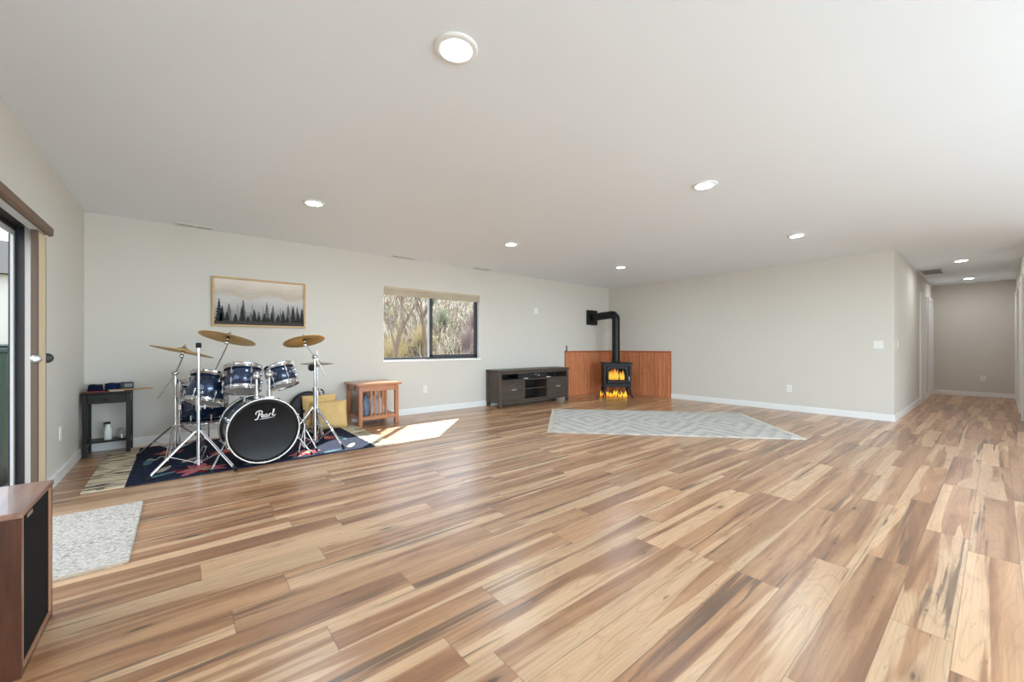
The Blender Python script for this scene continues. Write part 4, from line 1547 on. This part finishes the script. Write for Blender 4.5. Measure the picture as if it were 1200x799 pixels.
m = MB().box((-.018, -.012, .155), (.018, .012, .180), .004).box((-.036, -.007, .164), (-.016, .007, .176), .002).tube([(-.022, 0, .164), (-.030, 0, .150), (-.026, 0, .132)], .004, 8)
m.build('trigger_head', M['black'], t)
o = bundle('plastic_bag', 'clear crumpled plastic bag beside the spray bottle on the lower shelf', (-.475, 5.70, .136), (.045, .065, .10), M['clearbag'], 9, 'bag')

# ------------------------------------------------------------------ TV stand
t = thing('media_cabinet', 'dark espresso media cabinet on the far wall left of the stove', 'cabinet', (5.10, 5.68, 0))
mx0, mx1, my0, my1, mh = 4.235, 5.985, 5.475, 5.870, .652
MB().box((mx0 - .012, my0 - .012, mh - .034), (mx1 + .012, my1, mh), .004).build('top', M['espresso'], t, world=True)
pw = .055
for x in (mx0, mx1 - pw):
    for y in (my0, my1 - pw):
        MB().box((x, y, 0), (x + pw, y + pw, mh - .034), .004).build('leg', M['espresso_v'], t, world=True)
for x in (mx0 + .012, mx1 - .032):
    MB().box((x, my0 + pw, .07), (x + .02, my1 - pw, mh - .034)).build('side_panel', M['espresso_v'], t, world=True)
MB().box((mx0 + pw, my1 - .02, .07), (mx1 - pw, my1 - .012, mh - .034)).build('back_panel', M['cavity'], t, world=True)
MB().box((mx0 + .032, my0 + .02, .075), (mx1 - .032, my1 - .02, .105)).build('bottom_shelf', M['espresso'], t, world=True)
MB().box((mx0 + .032, my0 + .015, .455), (mx1 - .032, my1 - .02, .48)).build('shelf', M['espresso'], t, world=True)
m = MB().box((mx0 + pw, my0 + .008, mh - .075), (mx1 - pw, my0 + .028, mh - .034)).box((mx0 + pw, my0 + .008, .062), (mx1 - pw, my0 + .028, .12))
m.build('face_rail', M['espresso'], t, world=True)
dl = (mx0 + pw + .004, mx0 + pw + .52)
drr = (mx1 - pw - .52, mx1 - pw - .004)
for x in (dl[1] + .002, drr[0] - .022):
    MB().box((x, my0 + .015, .105), (x + .02, my1 - .02, .455)).build('divider', M['espresso_v'], t, world=True)
MB().box((dl[1] + .022, my0 + .03, .285), (drr[0] - .022, my1 - .02, .303)).build('middle_shelf', M['espresso'], t, world=True)
for x0, x1 in (dl, drr):
    d = MB().box((x0, my0 + .002, .122), (x1, my0 + .018, .452), .003)
    d.box((x0 + .055, my0 - .001, .175), (x1 - .055, my0 + .003, .178)).box((x0 + .055, my0 - .001, .396), (x1 - .055, my0 + .003, .399))
    d = d.build('cabinet_door', M['espresso'], t, world=True)
    xc = (x0 + x1) / 2
    MB().box((xc - .06, my0 - .014, .285), (xc + .06, my0 - .006, .312), .003).box((xc - .05, my0 - .008, .29), (xc - .04, my0 + .003, .307)).box((xc + .04, my0 - .008, .29), (xc + .05, my0 + .003, .307)).build('handle', M['steel'], d, world=True)
t = thing('media_player', 'black audio box in the open upper shelf of the media cabinet', 'audio equipment', (5.10, 5.62, .48))
MB().box((-.40, -.10, .006), (.34, .12, .088), .004).build('case', plain('blue_black_case', (30, 32, 40), .35), t)
MB().box((-.38, -.103, .022), (-.05, -.1, .07)).build('front_panel', M['black'], t)
MB().lathe([(0, .012), (.016, .012), (.018, 0)], (.10, -.1, .05), (0, -1, 0), 16).build('knob', M['steel'], t)
MB().box((.0, -.102, .066), (.06, -.0995, .078)).build('badge', M['steel'], t)
m = MB()
for x in (-.36, .30):
    m.rod((x, -.06, 0), (x, -.06, .007), .012, 10).rod((x, .08, 0), (x, .08, .007), .012, 10)
m.build('foot', M['rubber'], t)
t = thing('remote_control', 'small pale remote on the upper shelf of the media cabinet, left of its middle', 'remote', (4.86, 5.505, .48), .15)
MB().box((-.055, -.011, 0), (.055, .011, .014), .004).build('case', M['white'], t)
t = thing('remote_control', 'small pale remote on the upper shelf of the media cabinet, right of its middle', 'remote', (5.45, 5.505, .48), -.1)
MB().box((-.05, -.011, 0), (.05, .011, .014), .004).build('case', M['white'], t)

# ------------------------------------------------------------------ wood stove
SXc, SYc = 7.20, 5.225
rz = math.atan2(-1, -1) + math.pi / 2           # local -y faces the room (south-west)
t = thing('wood_stove', 'black cast iron wood stove with glass door burning in the pine corner', 'stove', (SXc, SYc, 0), rz)
hw, hd = .285, .215
b0, b1 = .215, .700
m = MB()
m.box((-hw, -hd + .04, b0), (-hw + .03, hd, b1), .006).box((hw - .03, -hd + .04, b0), (hw, hd, b1), .006)
m.box((-hw + .03, hd - .03, b0), (hw - .03, hd, b1)).box((-hw + .03, -hd + .04, b0), (hw - .03, hd - .03, b0 + .05)).box((-hw + .03, -hd + .04, b1 - .04), (hw - .03, hd - .03, b1))
m.build('body', M['iron'], t)
MB().box((-hw - .03, -hd - .02, b1), (hw + .03, hd + .02, b1 + .028), .008).build('top_plate', M['iron'], t)
m = MB()
for x in (-hw - .004, hw - .050):
    m.box((x, -hd - .004, b0), (x + .054, -hd + .04, b1), .006)
    m.box((x + .012, -hd - .012, b0 + .04), (x + .042, -hd - .004, b1 - .04), .003)
m.box((-hw, -hd, b1 - .055), (hw, -hd + .04, b1), .004).box((-hw, -hd, b0), (hw, -hd + .04, b0 + .09), .004)
m.build('front_frame', M['iron'], t)
m = MB()
dx, dz0, dz1 = .215, b0 + .095, b1 - .06
fwd_ = -hd - .014
m.box((-dx, fwd_, dz0), (-dx + .032, -hd + .01, dz1), .004).box((dx - .032, fwd_, dz0), (dx, -hd + .01, dz1), .004)
m.box((-dx, fwd_, dz0), (dx, -hd + .01, dz0 + .032), .004)
# arched head of the door
n = 16
for i in range(n):
    x0, x1 = -dx + .03 + (2 * dx - .06) * i / n, -dx + .03 + (2 * dx - .06) * (i + 1) / n
    za = dz1 - .03 - .035 * (((x0 + x1) / 2) / dx) ** 2
    m.box((x0, fwd_, za), (x1, -hd + .01, dz1))
dd = m.build('door', M['iron'], t)
MB().box((-dx + .02, -hd - .004, dz0 + .02), (dx - .02, -hd, dz1 - .02)).build('glass_pane', M['glass'], dd)
m = MB().rod((dx + .012, -hd - .012, .42), (dx + .012, -hd - .05, .42), .006, 8).tube([(dx + .012, -hd - .05, .44), (dx + .012, -hd - .055, .40), (dx + .012, -hd - .05, .35)], .009, 10)
m.build('door_handle', M['steel'], dd)
MB().box((-hw + .02, -hd - .085, b0 + .055), (hw - .02, -hd, b0 + .078), .006).build('ash_lip', M['iron'], t)
for x in (-1, 1):
    for y in (-1, 1):
        m = MB().tube([(x * (hw - .04), y * (hd - .04), b0 + .01), (x * (hw - .02), y * (hd - .025), .15), (x * (hw - .015), y * (hd - .02), .09), (x * (hw + .005), y * (hd), .03), (x * (hw + .018), y * (hd + .010), 0.006)], [.030, .030, .021, .015, .020], 12)
        m.build('leg', M['iron'], t)
M['log'] = wood('charred_log', (70, 44, 30), (26, 20, 18), .9, 0)
for i, (y, z, a) in enumerate(((-.05, b0 + .085, .1), (.06, b0 + .088, -.12), (.0, b0 + .145, .25))):
    c, s_ = math.cos(a), math.sin(a)
    MB().cone((-.18 * c, y - .18 * s_, z), (.18 * c, y + .18 * s_, z), .036, .030, 12).build('firewood', M['log'], t)


def flame_mat():
    g = G('flame_glow')
    o, x, y, z = g.obj()
    f = g.rng(z, 0.0, .26)
    n = g.noise(o, 16, 2)
    f = g.math('ADD', f, g.math('MULTIPLY', g.math('SUBTRACT', n, .5), .9))
    c = g.ramp(f, [(.0, (1.0, .26, .02, 1)), (.25, (1.0, .70, .05, 1)), (.5, (1.0, .60, .03, 1)), (.9, (1.0, .20, .01, 1))])
    g.put(c, g.b.inputs['Emission Color'])
    g.b.inputs['Emission Strength'].default_value = .95
    return g.set((.05, .02, .01, 1), .8)


M['flame'] = flame_mat()


def flames(label, spots, loc, rz_):
    """a bank of flame tongues as one burning mass"""
    m = MB()
    for (x, y, z, h, r, lean) in spots:
        n = 9
        pts, rs = [], []
        ph = random.uniform(0, 6)
        for i in range(n):
            f = i / (n - 1)
            pts.append((x + lean * f * f + .18 * r * math.sin(f * 6 + ph), y + .1 * r * math.cos(f * 5 + ph), z + h * f))
            rs.append(max(.0015, r * (math.sin(math.pi * min(1, f * .85 + .16)) ** .9) * (1 - f * .35)))
        m.tube(pts, rs, 10)
    o = m.build('flames', M['flame'])
    o.location = loc
    o.rotation_euler = (0, 0, rz_)
    tag(o, label, 'fire')
    o['kind'] = 'stuff'


random.seed(21)
sp_ = []
for i in range(15):
    x = -.145 + i * .29 / 14
    if abs(x - .055) < .022:
        continue
    hh = .235 - .38 * abs(x + .03) + random.uniform(-.02, .03)
    sp_.append((x, random.uniform(-.12, -.04), .02, max(.08, hh), random.uniform(.022, .036), random.uniform(-.03, .04)))
flames('yellow and orange flames behind the glass door of the stove', sp_, (SXc, SYc, b0 + .125), rz)
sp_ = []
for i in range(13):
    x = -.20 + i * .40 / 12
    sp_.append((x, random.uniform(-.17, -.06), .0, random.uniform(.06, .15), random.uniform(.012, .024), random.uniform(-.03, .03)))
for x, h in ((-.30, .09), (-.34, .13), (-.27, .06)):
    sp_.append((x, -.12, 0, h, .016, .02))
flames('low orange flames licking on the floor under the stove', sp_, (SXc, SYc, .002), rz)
t = thing('ember_pan', 'shallow dark pan of embers on the floor beneath the stove', 'pan', (SXc, SYc, 0), rz)

# stovepipe: up from the stove and back into the far wall
px_, py_ = 7.20, 5.225
bpy.data.objects.remove(t)
PR, PZ = .083, 1.755
t = thing('stovepipe', 'black stovepipe rising from the stove and elbowing into the far wall', 'stovepipe', (px_, py_, b1 + .028))
m = MB().rod((px_, py_, b1 + .028), (px_, py_, PZ - .11), PR, 32)
m.build('upright_pipe', M['pipe'], t, world=True)
m = MB().lathe([(PR, .0), (PR + .014, 0), (PR + .014, .03), (PR, .035)], (px_, py_, b1 + .029), n=32)
m.build('collar', M['iron'], t, world=True)
m = MB().tube([(px_, py_, PZ - .115), (px_, py_ + .003, PZ - .075), (px_, py_ + .065, PZ - .006), (px_, py_ + .13, PZ)], PR + .003, 32)
m.build('elbow', M['pipe'], t, world=True)
WZ = 1.80
m = MB().rod((px_, py_ + .12, PZ), (px_ - .01, YA - .05, PZ - .03), PR, 32)
m.build('level_pipe', M['pipe'], t, world=True)
m = MB().box((px_ - .185, YA - .055, PZ - .20), (px_ + .145, YA, PZ + .13), .004)
m.build('wall_thimble', M['pipe'], t, world=True)
t = thing('lighter', 'small dark upright object on the left end of the pine ledge', 'ornament', (6.345, YA - .026, .972))
MB().lathe([(0, 0), (.016, 0), (.016, .012), (.010, .018), (.010, .085), (.013, .095), (.006, .118), (0, .12)], n=16).build('body', plain('dark_grey_metal', (86, 88, 84), .4, .6), t)

# ------------------------------------------------------------------ speaker cabinet, bottom left
t = thing('loudspeaker', 'walnut floor loudspeaker with black grille at the bottom left', 'speaker', (-.56, 2.215, 0))
lx0, lx1, ly0, ly1, lh = -.735, -.402, 2.012, 2.420, .540
k = .020
m = MB()
m.box((lx0, ly0, 0), (lx1, ly0 + k, lh - k), .002).box((lx0, ly1 - k, 0), (lx1, ly1, lh - k), .002)
m.box((lx0, ly0 + k, 0), (lx1, ly1 - k, k)).box((lx0, ly0 + k, k), (lx0 + k, ly1 - k, lh - k))
m.build('cabinet', M['walnut'], t, world=True)
MB().box((lx0 - .004, ly0 - .004, lh - k), (lx1 + .003, ly1 + .004, lh), .003).build('top', M['walnut_top'], t, world=True)
gr = MB().box((lx1 - .03, ly0 + k, k), (lx1 - .008, ly1 - k, lh - k), .004).build('grille', M['grille'], t, world=True)
MB().box((lx1 - .008, ly0 + .10, lh - .050), (lx1 - .005, ly0 + .16, lh - .036), .001).build('badge', M['steel'], gr, world=True)
m = MB().box((lx1 - .007, ly0 + k, k), (lx1, ly0 + k + .006, lh - k)).box((lx1 - .007, ly1 - k - .006, k), (lx1, ly1 - k, lh - k)).box((lx1 - .007, ly0 + k, k), (lx1, ly1 - k, k + .006))
m.build('front_bead', plain('pale_wood_bead', (176, 128, 98), .4), t, world=True)

# ------------------------------------------------------------------ outdoors
def ground_mat():
    g = G('dry_grass_ground')
    p, x, y, z = g.pos()
    a = g.noise(g.vec(g.math('MULTIPLY', x, .9), g.math('MULTIPLY', y, 1.2), g.math('MULTIPLY', z, 5.0)), 1, 8, .75)
    b = g.noise(p, 9, 5, .8)
    f = g.math('ADD', g.math('MULTIPLY', a, .5), g.math('MULTIPLY', b, .5))
    c = g.ramp(f, [(.38, (26, 26, 28)), (.45, (66, 60, 56)), (.51, (112, 98, 68)), (.57, (140, 134, 116)), (.64, (172, 170, 166))])
    g.bump(b, 1.0, .15)
    return g.set(c, .95, 0, .1)


M['ground'] = ground_mat()


def gz(x, y):
    """height of the land outside"""
    s_ = max(0, y - 6.3)
    base = -.22 + .03 * min(s_, 3) + min(.30 * max(0, y - 9.3), 5.4)
    k = max(0, min(1, (x + 4) / 5))
    flat = -.22 + .012 * max(0, y)
    return (base * k + flat * (1 - k)) + (.10 * math.sin(x * .9 + y * .5) * math.sin(y * .7) if y > 9 else 0)


m = MB()
nx_, ny_ = 70, 80
xs = [-40 + 90 * i / nx_ for i in range(nx_ + 1)]
ys = [-25 + 85 * j / ny_ for j in range(ny_ + 1)]
m.add([(x, y, gz(x, y)) for y in ys for x in xs], [(j * (nx_ + 1) + i, j * (nx_ + 1) + i + 1, (j + 1) * (nx_ + 1) + i + 1, (j + 1) * (nx_ + 1) + i) for j in range(ny_) for i in range(nx_)], True)
struct('ground', m, M['ground'])
struct('patio_slab', MB().box((-4.2, 1.2, -.25), (XC - T, 6.4, -.06), .01), plain('grey_concrete', (150, 146, 140), .9))

M['bark'] = wood('grey_brown_bark', (138, 124, 110), (88, 76, 66), .9, 2)
M['leaf'] = plain('dry_yellow_leaf', (170, 156, 116), .8)
M['twig'] = plain('lilac_grey_twig', (138, 122, 120), .9)
M['sage'] = plain('sage_green_leaf', (134, 142, 118), .9)


def bare_tree(x, y, h, seed, label):
    random.seed(seed)
    z0 = gz(x, y) - .05
    t = thing('bare_tree', label, 'tree', (x, y, z0), 0, 'bare trees outside the far window')
    m, lf = MB(), MB()
    segs = [0]

    def grow(p, d, ln, r, lv):
        if segs[0] > 1100:
            return
        segs[0] += 1
        pts, rs = [p.copy()], [r]
        q, dd_ = p.copy(), d.copy()
        for i in range(4):
            dd_ = (dd_ + Vector((random.uniform(-.16, .16), random.uniform(-.16, .16), random.uniform(-.02, .12)))).normalized()
            q = q + dd_ * ln / 4
            pts.append(q.copy()); rs.append(r * (1 - .40 * (i + 1) / 4))
        m.tube(pts, rs, 6 if lv < 2 else 4)
        if lv >= 6:
            for _ in range(3):
                c = pts[-1] + Vector([random.uniform(-.06, .06) for _ in range(3)])
                u = Vector([random.uniform(-1, 1) for _ in range(3)]).normalized()
                v = u.orthogonal().normalized()
                s_ = random.uniform(.015, .032)
                lf.add([c - u * s_, c + v * s_ * .6, c + u * s_, c - v * s_ * .6], [(0, 1, 2, 3)])
            return
        for k in range(random.choice((2, 3, 3)) if lv else 3):
            a = pts[4 if k == 0 else random.choice((2, 3, 4))]
            ax_ = Vector((random.uniform(-1, 1), random.uniform(-1, 1), random.uniform(.15, .9))).normalized()
            grow(a, (d * .8 + ax_ * .8).normalized(), ln * random.uniform(.62, .84), r * (.60 if k == 0 else .5), lv + 1)
    grow(Vector((0, 0, 0)), Vector((random.uniform(-.1, .1), 0, 1)).normalized(), h * .34, h * .017, 0)
    m.build('trunk', M['bark'], t)
    if lf.v:
        lf.build('leaves', M['leaf'], t, kind='stuff')


bare_tree(4.55, 10.6, 4.6, 3, 'bare forked tree at the left of the left window pane')
bare_tree(5.78, 11.4, 4.8, 8, 'bare forked tree just left of the middle window bar')
bare_tree(7.6, 15.0, 4.2, 14, 'bare tree further up the slope between the two nearer ones')


def shrub(x, y, r, h, seed, mat, label):
    random.seed(seed)
    t = thing('shrub', label, 'shrub', (x, y, gz(x, y) - .03), 0, 'shrubs on the slope outside the window')
    m = MB()
    for i in range(260):
        a, e_ = random.uniform(0, 6.28), random.uniform(.15, 1.5)
        d = Vector((math.cos(a) * math.cos(e_) * r, math.sin(a) * math.cos(e_) * r, math.sin(e_) * h)) * random.uniform(.6, 1)
        md = d * .5 + Vector((random.uniform(-.06, .06), random.uniform(-.06, .06), .04))
        m.tube([(d.x * .05, d.y * .05, 0), md, d], [.009, .006, .003], 4)
    m.build('twigs', mat, t, kind='stuff')


random.seed(5)
specs = []
k = 0
names = {0: ('lilac grey', 'twig'), 1: ('sage green', 'sage'), 2: ('dry yellow', 'leaf')}
wheres = ('low at the right window pane', 'in the middle of the right window pane', 'low beside the window bar', 'at the foot of the left forked tree', 'behind the second forked tree',
          'up the slope at the right edge', 'up the slope at the left edge', 'highest on the slope', 'near the right corner of the right pane', 'between the two forked trees',
          'just above the window sill at the far left', 'low in front of the second forked tree', 'halfway up behind the window bar', 'halfway up at the far right')
for i, (x, y, kk) in enumerate(((7.4, 11.0, 0), (8.2, 12.5, 0), (6.7, 10.6, 0), (4.9, 11.6, 2), (6.6, 13.0, 2), (11.6, 16.5, 1), (6.8, 17.5, 1), (11.5, 21.5, 1), (8.3, 11.3, 0), (5.4, 12.6, 2), (4.3, 9.6, 2), (5.9, 10.4, 2), (9.3, 16.3, 1), (10.4, 15.4, 0))):
    shrub(x, y, random.uniform(.5, .8), random.uniform(.7, 1.05), 40 + i, M[names[kk][1]], '%s shrub on the slope outside, %s' % (names[kk][0], wheres[i]))

# tangled scrub and dry grass on the slope, beyond counting
random.seed(77)
mm = MB()
for i in range(5200):
    f = random.random() ** .8
    y = 8.6 + 16 * f
    x = y * random.uniform(.36, .82)
    z = gz(x, y) - .02
    hgt = random.uniform(.12, .5) * (1 - .4 * f)
    lx, ly = random.uniform(-.25, .25) * hgt * 2, random.uniform(-.2, .2) * hgt
    mm.cur = random.choice((0, 0, 1, 2, 3, 3, 4, 4))
    wdt = random.uniform(.006, .016) * (1 + 1.2 * f)
    mm.tube([(x, y, z), (x + lx * .4, y + ly * .4, z + hgt * .6), (x + lx, y + ly, z + hgt)], [wdt, wdt * .8, wdt * .4], 3)
o = mm.build('scrub_brush', [M['twig'], M['leaf'], M['sage'], M['bark'], plain('bleached_grass', (206, 202, 190), .9)])
tag(o, 'tangled dry scrub and grass covering the slope outside the far window', 'scrub')
o['kind'] = 'stuff'

# things seen through the patio door
t = thing('wheeled_bin', 'dark green bin outside the patio door', 'bin', (-1.33, 5.22, -.06))
m = MB()
vs = []
for z, s_ in ((.03, .22), (1.08, .27)):
    vs += [(-s_, -s_, z), (s_, -s_, z), (s_, s_, z), (-s_, s_, z)]
m.add(vs, [(0, 3, 2, 1), (4, 5, 6, 7)] + [(i, (i + 1) % 4, 4 + (i + 1) % 4, 4 + i) for i in range(4)])
GB = plain('dark_green_plastic', (44, 66, 54), .5)
m.build('body', GB, t)
MB().box((-.285, -.285, 1.08), (.285, .285, 1.125), .012).box((-.2, -.2, 1.125), (.2, .2, 1.155), .014).build('lid', GB, t)
for x in (-.19, .19):
    MB().rod((x - .02, .2, .08), (x + .02, .2, .08), .08, 18).build('wheel', M['rubber'], t)
t = thing('neighbour_house', 'pale house with dark roof far beyond the patio door', 'house', (-8.5, 33, 0), .1)
zb = gz(-8.5, 33)
MB().box((-5, -3, zb - .4), (4.2, 3, 4.6)).build('walls', plain('pale_siding', (206, 204, 196), .8), t)
m = MB()
m.add([(-5.4, -3.5, 4.5), (4.6, -3.5, 4.5), (4.6, 3.5, 4.5), (-5.4, 3.5, 4.5), (-5.4, 0, 6.6), (4.6, 0, 6.6)], [(0, 1, 5, 4), (2, 3, 4, 5), (1, 2, 5), (3, 0, 4), (0, 3, 2, 1)])
m.build('roof', plain('dark_shingle', (66, 66, 64), .9), t)
MB().box((-2, -3.05, 1.6), (-.6, -2.98, 3)).build('window', M['slot'], t)
t = thing('board_fence', 'dark board fence beyond the patio door', 'fence', (-4, 17.0, gz(-6, 17)))
m = MB()
for i in range(40):
    x = -8 + i * .2
    m.box((x, -.012, .05), (x + .18, .012, 1.25), .004)
m.build('boards', wood('weathered_board', (92, 82, 74), (62, 56, 52), .9, 2), t)
for x in (-8, -5.4, -2.7, 0):
    MB().box((x - .05, .013, -.2), (x + .05, .10, 1.3)).build('post', M['bark'], t)
